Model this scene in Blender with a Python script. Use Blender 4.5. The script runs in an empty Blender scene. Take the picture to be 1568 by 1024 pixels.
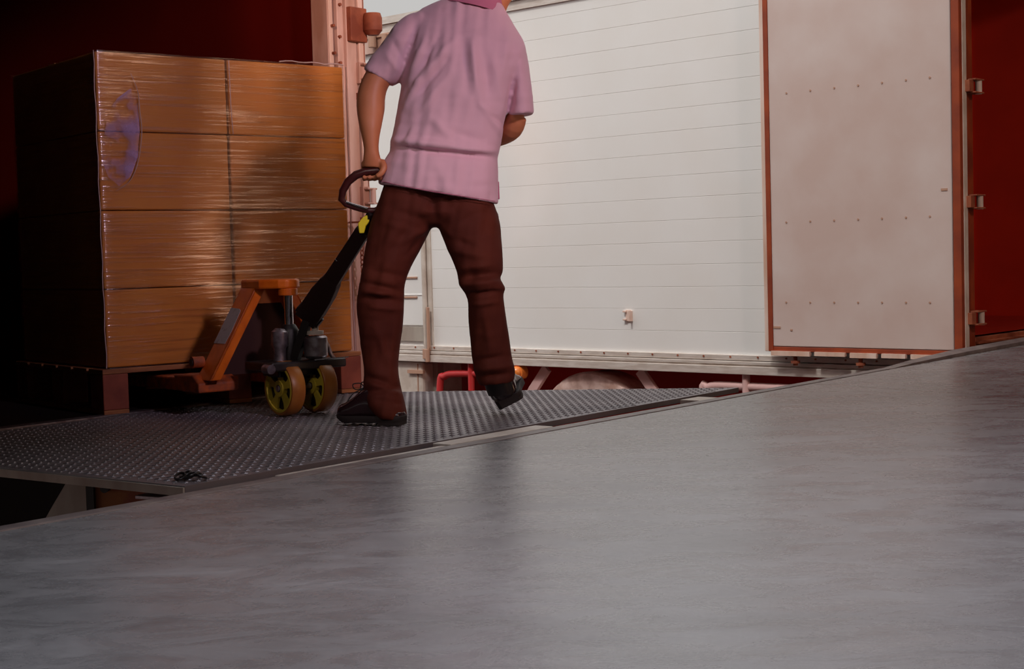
import bpy, bmesh, math, random
from mathutils import Vector, Matrix, noise
random.seed(7)
V = Vector
SC = bpy.context.scene
COL = SC.collection

# ------------------------------------------------------------------ camera
F = 2300.0
CAM = V((0, 0, 0.555))
PITCH = math.atan(122 / F); ROLL = 0.028
FW = V((0, math.cos(PITCH), -math.sin(PITCH)))
U0 = V((0, math.sin(PITCH), math.cos(PITCH)))
R0 = V((1, 0, 0))
CR = R0 * math.cos(ROLL) - U0 * math.sin(ROLL)
CU = U0 * math.cos(ROLL) + R0 * math.sin(ROLL)
cd = bpy.data.cameras.new('camera'); co = bpy.data.objects.new('camera', cd); COL.objects.link(co)
cd.sensor_width = 36; cd.lens = F / 1568 * 36; cd.clip_start = .05; cd.clip_end = 300
M = Matrix((CR, CU, -FW)).transposed().to_4x4(); M.translation = CAM
co.matrix_world = M
SC.camera = co

# ------------------------------------------------------------------ light and exposure
SC.view_settings.view_transform = 'Standard'; SC.view_settings.look = 'None'
SC.view_settings.gamma = 1; SC.view_settings.use_curve_mapping = False
SC.view_settings.exposure = 0.0
w = bpy.data.worlds.new('sky'); SC.world = w; w.use_nodes = True
nt = w.node_tree; nt.nodes.clear()
o_ = nt.nodes.new('ShaderNodeOutputWorld'); b_ = nt.nodes.new('ShaderNodeBackground')
tc = nt.nodes.new('ShaderNodeTexCoord'); sx = nt.nodes.new('ShaderNodeSeparateXYZ'); rp = nt.nodes.new('ShaderNodeValToRGB')
nt.links.new(tc.outputs['Generated'], sx.inputs[0]); nt.links.new(sx.outputs['Z'], rp.inputs[0])
rp.color_ramp.elements[0].position = 0.0; rp.color_ramp.elements[0].color = (.52, .51, .49, 1)
rp.color_ramp.elements[1].position = .75; rp.color_ramp.elements[1].color = (1.75, 1.7, 1.65, 1)
e = rp.color_ramp.elements.new(.22); e.color = (.56, .55, .54, 1)
nt.links.new(rp.outputs[0], b_.inputs[0]); nt.links.new(b_.outputs[0], o_.inputs[0])

def area(name, loc, target, sx_, sy_, power, col):
    l = bpy.data.lights.new(name, 'AREA'); l.shape = 'RECTANGLE'; l.size = sx_; l.size_y = sy_
    l.energy = power; l.color = col
    o = bpy.data.objects.new(name, l); COL.objects.link(o); o.location = loc
    d = (V(target) - V(loc)).normalized()
    o.rotation_euler = d.to_track_quat('-Z', 'Y').to_euler()
    return o
def sun(name, d, strength, col, ang):
    l = bpy.data.lights.new(name, 'SUN'); l.energy = strength; l.color = col; l.angle = math.radians(ang)
    o = bpy.data.objects.new(name, l); COL.objects.link(o)
    o.rotation_euler = V(d).normalized().to_track_quat('-Z', 'Y').to_euler()
# daylight from the side doorway of the hall (right, behind the camera); unseen spots below are added to light and tint chosen parts
area('doorway_light', (5.6, 1.95, 1.6), (-1, 5.9, .9), .8, 3.0, 50, (1, .56, .32))
def spot(name, loc, target, power, col, ang, blend=.8, r=.25):
    l = bpy.data.lights.new(name, 'SPOT'); l.energy = power; l.color = col; l.spot_size = math.radians(ang); l.spot_blend = blend; l.shadow_soft_size = r
    o = bpy.data.objects.new(name, l); COL.objects.link(o); o.location = loc
    o.rotation_euler = (V(target) - V(loc)).to_track_quat('-Z', 'Y').to_euler()
spot('added_spot', (2.9, .4, 3.2), (-.2, 5.1, 1.32), 540, (.95, .72, .86), 26)  # added lilac spot on the man's back
spot('added_spot', (4.2, 2.2, 3.2), (2.0, 8.2, 1.2), 260, (1, .72, .66), 44)  # added warm spot toward the white truck's rear
spot('added_spot', (-1.1, .7, 2.9), (-.25, 5.05, .5), 170, (1, .85, .78), 19, .95)  # added spot for the jack, cone kept off the cartons' side
spot('added_spot', (-1.7, 1.1, 2.55), (-.88, 6.75, 1.75), 520, (1, .55, .40), 13, 1.0)  # added red-warm spot on post and lining, standing in for lens flare
spot('added_spot', (-.4, 1.4, 3.4), (-.3, 1.5, 0), 100, (.86, .90, 1.0), 76, .9)  # added spot brightening the concrete on the left
spot('added_spot', (1.0, 2.5, 3.4), (1.0, 2.5, 0), 270, (.92, .92, 1.0), 95, .9)  # added spot brightening the concrete in the middle
spot('added_spot', (3.4, 1.6, 3.0), (-.72, 6.6, 1.5), 700, (1, .68, .55), 14, .7)  # added warm spot on the corner post
sun('sun', (.35, .44, -.83), 1.35, (1, .96, .9), 6)

# ------------------------------------------------------------------ pixel helpers (photo frame -> place)
def ray(px, py): return (FW * F + CR * (px - 784) - CU * (py - 512)).normalized()
def pz(px, py, z):
    d = ray(px, py); return CAM + d * ((z - CAM.z) / d.z)
def pY(px, py, Y):
    d = ray(px, py); return CAM + d * (Y / d.y)
def ppl(px, py, P, n):
    d = ray(px, py); return CAM + d * ((P - CAM).dot(n) / d.dot(n))
def proj(p):
    q = p - CAM; k = F / q.dot(FW)
    return 784 + q.dot(CR) * k, 512 - q.dot(CU) * k

# ------------------------------------------------------------------ materials
MATS = {}
def mat(name, col, rough=.5, metal=0.0, col2=None, scale=8.0, detail=4, bump=0.0, bscale=40.0, stretch=(1, 1, 1),
        coords='Object', spec=.5, coat=0.0, rvar=0.0, sheen=0.0, contrast=(.35, .65)):
    if name in MATS: return MATS[name]
    m = bpy.data.materials.new(name); m.use_nodes = True; MATS[name] = m
    t = m.node_tree; p = t.nodes['Principled BSDF']
    p.inputs['Base Color'].default_value = (*col, 1); p.inputs['Roughness'].default_value = rough
    p.inputs['Metallic'].default_value = metal; p.inputs['Specular IOR Level'].default_value = spec
    p.inputs['Coat Weight'].default_value = coat; p.inputs['Sheen Weight'].default_value = sheen
    c = t.nodes.new('ShaderNodeTexCoord'); mp = t.nodes.new('ShaderNodeMapping'); mp.inputs['Scale'].default_value = stretch
    t.links.new(c.outputs[coords], mp.inputs[0])
    if col2 or rvar:
        n = t.nodes.new('ShaderNodeTexNoise'); n.inputs['Scale'].default_value = scale; n.inputs['Detail'].default_value = detail
        t.links.new(mp.outputs[0], n.inputs['Vector'])
        r = t.nodes.new('ShaderNodeMapRange'); r.inputs[1].default_value = contrast[0]; r.inputs[2].default_value = contrast[1]
        t.links.new(n.outputs[0], r.inputs[0])
        if col2:
            x = t.nodes.new('ShaderNodeMix'); x.data_type = 'RGBA'
            x.inputs[6].default_value = (*col, 1); x.inputs[7].default_value = (*col2, 1)
            t.links.new(r.outputs[0], x.inputs[0]); t.links.new(x.outputs[2], p.inputs['Base Color'])
        if rvar:
            rr = t.nodes.new('ShaderNodeMapRange'); rr.inputs[3].default_value = rough - rvar; rr.inputs[4].default_value = rough + rvar
            t.links.new(r.outputs[0], rr.inputs[0]); t.links.new(rr.outputs[0], p.inputs['Roughness'])
    if bump:
        n2 = t.nodes.new('ShaderNodeTexNoise'); n2.inputs['Scale'].default_value = bscale; n2.inputs['Detail'].default_value = 5
        t.links.new(mp.outputs[0], n2.inputs['Vector'])
        b = t.nodes.new('ShaderNodeBump'); b.inputs['Strength'].default_value = bump; b.inputs['Distance'].default_value = .01
        t.links.new(n2.outputs[0], b.inputs['Height']); t.links.new(b.outputs[0], p.inputs['Normal'])
    return m

m_white = mat('white_siding_paint', (.80, .80, .79), .45, col2=(.78, .77, .75), scale=2.2, bump=.05, bscale=6)
m_rail = mat('aluminium_rail', (.74, .68, .63), .4, .25, col2=(.6, .52, .46), scale=9, stretch=(1, 1, 6))
m_chassis = mat('flare_red_chassis', (.60, .022, .016), .7)  # red lens-flare tint painted into the base colour, lifted against shade
m_flare_red = mat('flare_red_lining', (.62, .028, .006), .6, col2=(.54, .024, .006), scale=3)  # red glow of the lens flare painted in as lining colour
m_flare_dark = mat('flare_dark_red_lining', (.15, .007, .003), .85, col2=(.13, .006, .003), spec=.05, scale=2)  # flare red put into the colour, darkened for the black interior
m_post = mat('weathered_flare_pink', (.66, .46, .39), .5, col2=(.44, .24, .17), scale=10, stretch=(1, 1, .25))  # pink cast of the red flare is in the base colour
m_postc = mat('weathered_cream_post', (.78, .60, .52), .5, col2=(.62, .40, .30), scale=12, stretch=(1, 1, .2))
m_rust = mat('rusty_brown_steel', (.34, .10, .045), .7, col2=(.20, .045, .02), scale=14)
m_gasket = mat('orange_brown_rubber', (.33, .055, .012), .6, col2=(.2, .03, .01), scale=6)
m_door = mat('flare_pink_door', (.64, .54, .51), .42, col2=(.58, .45, .41), scale=2.6, detail=7, bump=.06, bscale=4)  # pink part of this colour stands for the red flare
m_stain = mat('brown_smudge', (.46, .27, .19), .6)
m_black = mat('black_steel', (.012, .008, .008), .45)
m_shaft = mat('dark_red_brown_steel', (.018, .004, .003), .5)
m_rubber = mat('black_rubber', (.02, .014, .014), .8, col2=(.05, .03, .03), scale=20)
m_tyre = mat('brightened_tyre_rubber', (.85, .64, .58), .9, col2=(.55, .34, .28), scale=12)  # base colour lightened to offset the shade under the truck
m_chrome = mat('chrome', (.75, .72, .75), .18, 1.0)
m_steel = mat('scuffed_steel', (.34, .31, .33), .38, .8, col2=(.16, .12, .13), scale=30)
m_orange = mat('orange_jack_paint', (.80, .17, .008), .38, col2=(.62, .11, .006), scale=16, coat=.2)
m_orangew = mat('worn_orange_paint', (.50, .09, .01), .6, col2=(.22, .05, .02), scale=30)
m_sticker = mat('scratched_grey_sticker', (.42, .42, .42), .5, col2=(.25, .22, .2), scale=40, contrast=(.55, .7))
m_yellow = mat('yellow_green_hub', (.50, .38, .035), .5)
m_tread = mat('amber_wheel_tread', (.38, .15, .02), .4, col2=(.28, .09, .015), scale=10)
m_lever = mat('bright_yellow_plastic', (.80, .66, .02), .4)
m_wood = mat('rough_pallet_wood', (.34, .13, .04), .7, col2=(.20, .065, .02), scale=7, stretch=(1, 1, 8), bump=.2, bscale=30)
m_woodr = mat('reddish_block_wood', (.26, .06, .03), .75, col2=(.16, .03, .015), scale=9)
m_card = mat('brown_cardboard', (.56, .21, .022), .6, col2=(.50, .17, .018), scale=5, bump=.03, bscale=9)
m_tape = mat('tan_tape', (.58, .27, .09), .3)
m_red = mat('red_guard_paint', (.62, .045, .05), .4, col2=(.5, .03, .03), scale=5)
m_pinkw = mat('faded_pink_paint', (.72, .46, .44), .5)
m_lamp = mat('orange_marker_lens', (.85, .25, .05), .25)
m_shirt = mat('pink_lilac_cotton', (.73, .45, .54), .85, bump=.12, bscale=500, sheen=.2)
m_collar = mat('rose_collar_knit', (.52, .16, .26), .85)
m_trous = mat('flare_red_brown_twill', (.095, .016, .007), .8, col2=(.07, .011, .006), scale=6, bump=.1, bscale=300, spec=.25)  # brown cloth with the flare's red cast painted into the colour
m_skin = mat('skin', (.55, .20, .09), .5, col2=(.50, .17, .075), scale=12)
m_hair = mat('black_hair', (.012, .01, .01), .5, bump=.4, bscale=120)
m_shoe = mat('oxblood_leather', (.020, .007, .009), .24, coat=.3)
m_sole = mat('black_sole_rubber', (.012, .006, .006), .7)
m_lace = mat('black_lace', (.01, .008, .008), .8)
m_asph = mat('yard_asphalt', (.10, .05, .045), .9, col2=(.07, .035, .03), scale=6)
m_wall = mat('dark_hall_wall', (.05, .045, .045), .85)
m_conc_side = mat('dock_face_concrete', (.22, .19, .18), .85)
m_edge = mat('worn_steel_edge', (.25, .21, .20), .5, .2, col2=(.16, .13, .13), scale=12)
m_white2 = mat('cream_painted_steel', (.66, .60, .54), .5, col2=(.5, .42, .36), scale=8)
m_cav = mat('dirty_cream_panel', (.42, .37, .32), .6, col2=(.3, .24, .2), scale=9, stretch=(1, 1, .2))
m_rustbox = mat('rust_orange_box_paint', (.24, .055, .02), .6, col2=(.30, .10, .02), scale=7, contrast=(.5, .56))

def mat_plate():
    m = mat('checker_plate_steel', (.24, .215, .23), .48, .45, col2=(.17, .155, .17), scale=3, rvar=.06)
    return m
m_plate = mat_plate()

def mat_concrete():
    m = bpy.data.materials.new('polished_concrete'); m.use_nodes = True; t = m.node_tree; p = t.nodes['Principled BSDF']
    N = t.nodes.new; L = t.links.new
    c = N('ShaderNodeTexCoord'); mp = N('ShaderNodeMapping')
    mp.inputs['Rotation'].default_value = (0, 0, math.radians(-12)); mp.inputs['Scale'].default_value = (.75, 1.4, 1)
    L(c.outputs['Object'], mp.inputs[0])
    def nz(s, d, r, src=mp, dist=0):
        n = N('ShaderNodeTexNoise'); n.inputs['Scale'].default_value = s; n.inputs['Detail'].default_value = d
        n.inputs['Roughness'].default_value = r; n.inputs['Distortion'].default_value = dist
        L(src.outputs[0], n.inputs['Vector']); return n
    def mr(n, a, b, lo, hi):
        r = N('ShaderNodeMapRange'); r.inputs[1].default_value = a; r.inputs[2].default_value = b
        r.inputs[3].default_value = lo; r.inputs[4].default_value = hi; L(n.outputs[0], r.inputs[0]); return r
    def mul(a, b):
        x = N('ShaderNodeMath'); x.operation = 'MULTIPLY'; L(a.outputs[0], x.inputs[0]); L(b.outputs[0], x.inputs[1]); return x
    n1 = nz(1.6, 8, .62, dist=.4); n2 = nz(7, 10, .7, dist=.8); n3 = nz(26, 6, .6)
    a = mul(mr(n1, .3, .7, .76, 1.16), mr(n2, .3, .72, .74, 1.16))
    a = mul(a, mr(n3, .25, .75, .95, 1.05))
    # dark scuffs: thin bands where a distorted noise passes its middle
    n4 = nz(3.2, 6, .55, dist=1.2)
    s = N('ShaderNodeMath'); s.operation = 'SUBTRACT'; s.inputs[1].default_value = .62; L(n4.outputs[0], s.inputs[0])
    ab = N('ShaderNodeMath'); ab.operation = 'ABSOLUTE'; L(s.outputs[0], ab.inputs[0])
    a = mul(a, mr(ab, 0, .012, .80, 1.0))
    # expansion joint in the slab, a straight hairline
    j0 = pz(1255, 588, 0); j1 = pz(1568, 609, 0); d = (j1 - j0).normalized(); n = V((-d.y, d.x, 0))
    sp = N('ShaderNodeVectorMath'); sp.operation = 'DOT_PRODUCT'; sp.inputs[1].default_value = n
    wob = N('ShaderNodeMath'); wob.operation = 'SUBTRACT'; wob.inputs[1].default_value = n.dot(j0)
    L(c.outputs['Object'], sp.inputs[0]); L(sp.outputs['Value'], wob.inputs[0])
    wa = N('ShaderNodeMath'); wa.operation = 'ABSOLUTE'; L(wob.outputs[0], wa.inputs[0])
    a = mul(a, mr(wa, .004, .014, .45, 1.0))
    cm = N('ShaderNodeMix'); cm.data_type = 'RGBA'; cm.blend_type = 'MULTIPLY'; cm.inputs[0].default_value = 1
    cm.inputs[6].default_value = (.235, .232, .24, 1); L(a.outputs[0], cm.inputs[7])
    L(cm.outputs[2], p.inputs['Base Color'])
    rr = mr(n2, .3, .7, .20, .36); L(rr.outputs[0], p.inputs['Roughness'])
    p.inputs['Specular IOR Level'].default_value = .9
    b = N('ShaderNodeBump'); b.inputs['Strength'].default_value = .22; b.inputs['Distance'].default_value = .012
    L(n2.outputs[0], b.inputs['Height']); L(b.outputs[0], p.inputs['Normal'])
    return m
m_conc = mat_concrete()

def mat_wrap():
    m = bpy.data.materials.new('clear_stretch_film'); m.use_nodes = True; t = m.node_tree; t.nodes.clear()
    N = t.nodes.new; L = t.links.new
    o = N('ShaderNodeOutputMaterial'); tr = N('ShaderNodeBsdfTransparent'); gl = N('ShaderNodeBsdfGlossy')
    tr.inputs[0].default_value = (.97, .95, .93, 1)
    gl.inputs['Roughness'].default_value = .16; gl.inputs['Color'].default_value = (.95, .93, 1, 1)
    c = N('ShaderNodeTexCoord'); mp = N('ShaderNodeMapping'); mp.inputs['Scale'].default_value = (.8, .8, 34)
    mp.inputs['Rotation'].default_value = (0, math.radians(3), 0)
    L(c.outputs['Object'], mp.inputs[0])
    n = N('ShaderNodeTexNoise'); n.inputs['Scale'].default_value = 3.2; n.inputs['Detail'].default_value = 6; n.inputs['Distortion'].default_value = .5
    L(mp.outputs[0], n.inputs['Vector'])
    b = N('ShaderNodeBump'); b.inputs['Strength'].default_value = .30; b.inputs['Distance'].default_value = .008; L(n.outputs[0], b.inputs['Height'])
    L(b.outputs[0], gl.inputs['Normal'])
    r = N('ShaderNodeMapRange'); r.inputs[1].default_value = .46; r.inputs[2].default_value = .70; r.inputs[3].default_value = .03; r.inputs[4].default_value = .30
    L(n.outputs[0], r.inputs[0])
    fr = N('ShaderNodeLayerWeight'); fr.inputs[0].default_value = .35
    ad = N('ShaderNodeMath'); ad.operation = 'MULTIPLY_ADD'; ad.inputs[1].default_value = .15
    L(fr.outputs['Fresnel'], ad.inputs[0]); L(r.outputs[0], ad.inputs[2])
    mx = N('ShaderNodeMixShader'); L(ad.outputs[0], mx.inputs[0]); L(tr.outputs[0], mx.inputs[1]); L(gl.outputs[0], mx.inputs[2])
    L(mx.outputs[0], o.inputs[0])
    return m
m_wrap = mat_wrap()

# ------------------------------------------------------------------ mesh helpers
class Fr:                     # a level frame: origin, two horizontal axes
    def __init__(s, o, ax, ay=None):
        s.o = V(o); s.ax = V(ax).normalized(); s.ay = V(ay).normalized() if ay else V((-s.ax.y, s.ax.x, 0))
    def __call__(s, a, b, z): return s.o + s.ax * a + s.ay * b + V((0, 0, z))
W0 = Fr((0, 0, 0), (1, 0, 0))
def catmull(pts, n):
    out = []
    for i in range(len(pts) - 1):
        p0 = pts[max(i - 1, 0)]; p1 = pts[i]; p2 = pts[i + 1]; p3 = pts[min(i + 2, len(pts) - 1)]
        for k in range(n):
            t = k / n
            out.append(.5 * ((2 * p1) + (p2 - p0) * t + (2 * p0 - 5 * p1 + 4 * p2 - p3) * t * t + (3 * p1 - p0 - 3 * p2 + p3) * t ** 3))
    out.append(pts[-1].copy()); return out
class MB:
    def __init__(s): s.v = []; s.f = []
    def add(s, vs, fs):
        k = len(s.v); s.v += [V(x) for x in vs]; s.f += [tuple(i + k for i in f) for f in fs]
    def hexa(s, p): s.add(p, [(0, 3, 2, 1), (4, 5, 6, 7), (0, 1, 5, 4), (1, 2, 6, 5), (2, 3, 7, 6), (3, 0, 4, 7)])
    def box(s, fr, a0, a1, b0, b1, z0, z1):
        s.hexa([fr(a0, b0, z0), fr(a1, b0, z0), fr(a1, b1, z0), fr(a0, b1, z0), fr(a0, b0, z1), fr(a1, b0, z1), fr(a1, b1, z1), fr(a0, b1, z1)])
    def bar(s, p, q, w, h, up=V((0, 0, 1))):          # rectangular bar from p to q
        p = V(p); q = V(q); d = (q - p).normalized(); x = d.cross(up)
        if x.length < 1e-4: x = d.cross(V((1, 0, 0)))
        x.normalize(); y = x.cross(d).normalized(); x = x * w / 2; y = y * h / 2
        s.hexa([p - x - y, p + x - y, p + x + y, p - x + y, q - x - y, q + x - y, q + x + y, q - x + y])
    def prism(s, poly, off):                          # polygon of points extruded by vector off
        n = len(poly); s.add(list(poly) + [V(p) + V(off) for p in poly],
            [tuple(range(n - 1, -1, -1)), tuple(range(n, 2 * n))] + [(i, (i + 1) % n, n + (i + 1) % n, n + i) for i in range(n)])
    def rings(s, rs, cap=True, closed=False):
        n = len(rs[0]); k = len(s.v)
        for r in rs: s.v += [V(x) for x in r]
        m = len(rs)
        for i in range(m if closed else m - 1):
            for j in range(n):
                a = k + i * n; b = k + ((i + 1) % m) * n
                s.f.append((a + j, a + (j + 1) % n, b + (j + 1) % n, b + j))
        if cap and not closed:
            s.f.append(tuple(k + j for j in range(n - 1, -1, -1))); s.f.append(tuple(k + (m - 1) * n + j for j in range(n)))
    def tube(s, pts, r, n=10, sm=0, closed=False):
        pts = [V(p) for p in pts]
        rr = r if isinstance(r, (list, tuple)) else [r] * len(pts)
        if sm:
            q = catmull([V((*p, )).to_4d() if False else p for p in pts], sm)
            rv = [x.x for x in catmull([V((a, 0, 0)) for a in rr], sm)]
            pts, rr = q, rv
        rs = []; x = None; m = len(pts)
        for i, p in enumerate(pts):
            if closed: d = (pts[(i + 1) % m] - pts[i - 1]).normalized()
            else: d = (pts[min(i + 1, m - 1)] - pts[max(i - 1, 0)]).normalized()
            if x is None:
                x = d.orthogonal().normalized()
            else:
                x = (x - d * x.dot(d)).normalized()
            y = d.cross(x)
            rs.append([p + (x * math.cos(a) + y * math.sin(a)) * rr[i] for a in [2 * math.pi * j / n for j in range(n)]])
        s.rings(rs, closed=closed)
    def cyl(s, p, q, r, n=24, r2=None): s.tube([p, q], [r, r if r2 is None else r2], n)
    def loft(s, R, n=28, sm=6, ex=1.0):               # R: list of (centre, A, B)
        cs = catmull([V(r[0]) for r in R], sm); As = catmull([V(r[1]) for r in R], sm); Bs = catmull([V(r[2]) for r in R], sm)
        rs = []
        for c, A, B in zip(cs, As, Bs):
            q = []
            for j in range(n):
                a = 2 * math.pi * j / n; ca, sa = math.cos(a), math.sin(a)
                q.append(c + A * (math.copysign(abs(ca) ** ex, ca)) + B * (math.copysign(abs(sa) ** ex, sa)))
            rs.append(q)
        s.rings(rs)
    def ell(s, c, rx, ry, rz, n=20, m=12, rot=None):
        c = V(c); rs = []
        for i in range(1, m):
            th = math.pi * i / m
            q = []
            for j in range(n):
                a = 2 * math.pi * j / n; p = V((rx * math.sin(th) * math.cos(a), ry * math.sin(th) * math.sin(a), rz * math.cos(th)))
                q.append(c + (rot @ p if rot else p))
            rs.append(q)
        s.rings(rs)
    def build(s, name, m, parent=None, smooth=None, bevel=0, **props):
        me = bpy.data.meshes.new(name)
        o = bpy.data.objects.new(name, me)
        base = V((0, 0, 0)); q = parent
        if parent: base = ORG[parent.name]
        loc = V((0, 0, 0))
        if not parent and s.v and props.get('kind') != 'structure':
            xs = [v.x for v in s.v]; ys = [v.y for v in s.v]; zs = [v.z for v in s.v]
            loc = V(((min(xs) + max(xs)) / 2, (min(ys) + max(ys)) / 2, min(zs)))
        me.from_pydata([v - base - loc for v in s.v], [], s.f); me.update()
        bm = bmesh.new(); bm.from_mesh(me); bmesh.ops.recalc_face_normals(bm, faces=bm.faces); bm.to_mesh(me); bm.free()
        if smooth is not None:
            me.shade_smooth(); me.set_sharp_from_angle(angle=math.radians(smooth))
        o.location = loc; ORG[o.name] = base + loc
        if isinstance(m, (list, tuple)):
            for x in m: me.materials.append(x)
        else: me.materials.append(m)
        COL.objects.link(o)
        if parent: o.parent = parent
        if bevel:
            b = o.modifiers.new('bevel', 'BEVEL'); b.width = bevel; b.segments = 2; b.limit_method = 'ANGLE'
        for k, x in props.items(): o[k] = x
        return o
ORG = {}
def thing(name, loc, label, cat, group=None):
    o = bpy.data.objects.new(name, None); COL.objects.link(o); o.location = loc; ORG[o.name] = V(loc)
    o['label'] = label; o['category'] = cat
    if group: o['group'] = group
    o.empty_display_size = .1
    return o
def fused(mb, voxel, smooth_it=6, smf=.5):
    """voxel-remesh overlapping lofts into one continuous skin; returns an MB"""
    me = bpy.data.meshes.new('t'); me.from_pydata(mb.v, [], mb.f); me.update()
    bm = bmesh.new(); bm.from_mesh(me); bmesh.ops.recalc_face_normals(bm, faces=bm.faces); bm.to_mesh(me); bm.free()
    o = bpy.data.objects.new('t', me); COL.objects.link(o)
    r = o.modifiers.new('r', 'REMESH'); r.mode = 'VOXEL'; r.voxel_size = voxel
    if smooth_it:
        s = o.modifiers.new('s', 'SMOOTH'); s.factor = smf; s.iterations = smooth_it
    bpy.context.view_layer.update()
    dg = bpy.context.evaluated_depsgraph_get()
    em = o.evaluated_get(dg).to_mesh()
    out = MB(); out.v = [v.co.copy() for v in em.vertices]; out.f = [tuple(p.vertices) for p in em.polygons]
    out.n = [v.normal.copy() for v in em.vertices]
    o.evaluated_get(dg).to_mesh_clear(); bpy.data.objects.remove(o); bpy.data.meshes.remove(me)
    return out
FOLD = 1.2
def folds(mb, lst, namp=.008):
    """lst: (x0,y0,x1,y1,amp,width_px) ridges (+) and creases (-) on the camera-near cloth"""
    for i, p in enumerate(mb.v):
        nn = mb.n[i]; face = max(0, -(nn.y)) ** .5
        if face <= .05: continue
        x, y = proj(p); d = 0
        for (x0, y0, x1, y1, am, wd) in lst:
            dx, dy = x1 - x0, y1 - y0; L2 = dx * dx + dy * dy
            t = max(0, min(1, ((x - x0) * dx + (y - y0) * dy) / L2))
            q = math.hypot(x - x0 - dx * t, y - y0 - dy * t)
            if q < 3 * wd:
                d += FOLD * am * math.exp(-(q / wd) ** 2) * (math.sin(math.pi * (.12 + .76 * t)))
        d += namp * (noise.noise(V((x / 13 + y / 90, y / 75, 1.3))) + .5 * noise.noise(V((x / 30, y / 11, 7.7))) * .6)
        mb.v[i] = p + nn * d * face

# ------------------------------------------------------------------ layout of the place
U = V((.62, .7846, 0)).normalized()                 # along the dock edge
INW = V((U.y, -U.x, 0))                             # into the hall
E0 = pz(0, 806, 0)                                  # a point of the dock edge
E1 = pz(1455, 545, 0); U = (E1 - E0).normalized(); INW = V((U.y, -U.x, 0))
GROUND = -1.19

# ---- dock floor
DK = Fr(E0, U, INW)
mb = MB(); mb.box(DK, -9, 9, .06, 9, -.3, 0); mb.build('floor', m_conc, kind='structure')
mb = MB(); mb.box(DK, -9, 9, 0.0, 9, GROUND, -.302); mb.build('wall_dock_face', m_conc_side, kind='structure')
mb = MB(); mb.box(DK, -9, 4.45, 0, .052, -.12, .002)
mb.build('trim_1', m_edge, kind='structure', bevel=.004)
# chipped end of the edge angle at the far right, lifted a little
mb = MB()
pr = [(4.46, .0, 0), (4.7, .01, .014), (4.95, .0, .02), (5.3, .0, .028), (6.2, .0, .03), (8, 0, .03)]
for (a, b, z), (a2, b2, z2) in zip(pr, pr[1:]):
    mb.hexa([DK(a, b, -.12), DK(a2, b2, -.12), DK(a2, .05, -.12), DK(a, .05, -.12), DK(a, b, z), DK(a2, b2, z2), DK(a2, .05, z2 * .6), DK(a, .05, z * .6)])
mb.build('trim_2', m_edge, kind='structure')
mb = MB(); mb.box(DK, -9, 9, .2, 9, 3.6, 3.8); mb.build('ceiling', m_wall, kind='structure')
mb = MB(); mb.box(DK, -9, -.75, -.12, .06, .0, 3.6); mb.build('wall_front', m_wall, kind='structure')
mb = MB(); mb.box(DK, -9, 9, .1, .2, 2.75, 3.6); mb.build('wall_lintel', m_wall, kind='structure')
mb = MB(); mb.box(DK, -9, 9, 8.8, 9, 0, 3.6); mb.build('wall_back', m_wall, kind='structure')
mb = MB(); mb.box(DK, -9.2, -9, .2, 9, 0, 3.6); mb.build('wall_left', m_wall, kind='structure')
mb = MB(); mb.box(DK, 9, 9.2, .2, 9, 0, 3.6); mb.build('wall_right', m_wall, kind='structure')
mb = MB(); mb.box(W0, -30, 40, -12, 60, GROUND - .1, GROUND); mb.build('yard_ground', m_asph, kind='structure')

# =================================================================== white truck (its side, its folded-back rear door)
TD = V((-.734, .679, 0)).normalized()               # forward along the truck, away from the dock
TO = V((-TD.y, TD.x, 0)); TO = V((-.679, -.734, 0)).normalized()   # outward normal of the side we see
P915 = pY(915, 500, 9.45)
KC = ppl(1472, 520, P915, TO); KC.z = 0             # rear corner of the truck body
TF = Fr(KC, TD, TO)
def side(px, py, off=0):                            # pixel -> (s along truck, z) on the side plane
    p = ppl(px, py, KC + TO * off, TO); return (p - KC).dot(TD), p.z
zrail = [side(1000, y)[1] for y in (539, 547, 554, 567)]
ztop = side(590, 27)[1]
LT = 8.2
truck = thing('white_truck', TF(3, -1.2, GROUND), 'long white box truck with planked side, parked behind the man, rear door folded back', 'truck')
# side wall of planks
mb = MB(); zb = zrail[0]; ph = .133; s_seam = side(655, 450)[0]
z = zb; k = 0
prof = [(0.0, zb)]
while z < ztop - .05:
    z2 = min(z + ph, ztop - .05)
    prof += [(0, z + .0015), (0, z2 - .0025), (-.0018, z2 - .0015), (-.0018, z2)]
    z = z2
def extr(mb, prof, s0, s1, back):
    a = [TF(s0, o, z) for o, z in prof]; b = [TF(s1, o, z) for o, z in prof]
    k = len(mb.v); mb.v += a + b; n = len(a)
    for i in range(n - 1): mb.f.append((k + i, k + i + 1, k + n + i + 1, k + n + i))
    mb.box(TF, s0, s1, -back, -.008, prof[0][1], prof[-1][1])
extr(mb, prof, .0, s_seam, .05)
mb.build('side_wall', m_white, truck)
mb = MB(); mb.box(TF, s_seam + .02, s_seam + 1.25, -.04, .004, zb + .14, ztop - .32)
for q in (.25, .62): mb.box(TF, s_seam + .02, s_seam + 1.25, .002, .008, zb + q + .1, zb + q + .112)
mb.build('side_door', m_white, truck, bevel=.004)
mb = MB(); mb.box(TF, s_seam, LT, -.05, -.005, zb, ztop - .05); mb.build('front_side_wall', m_white, truck)
mb = MB(); mb.box(TF, s_seam + .02, s_seam + 1.25, -.003, .012, zb + .03, zb + .13)
mb.build('door_sill', m_cav, truck, label='grey weathered door sill strip')
# top rail
mb = MB(); mb.box(TF, 0, LT, -.05, .03, ztop - .05, ztop); mb.box(TF, 0, LT, -.02, .012, ztop - .11, ztop - .052)
mb.build('top_rail', m_rail, truck)
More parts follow.
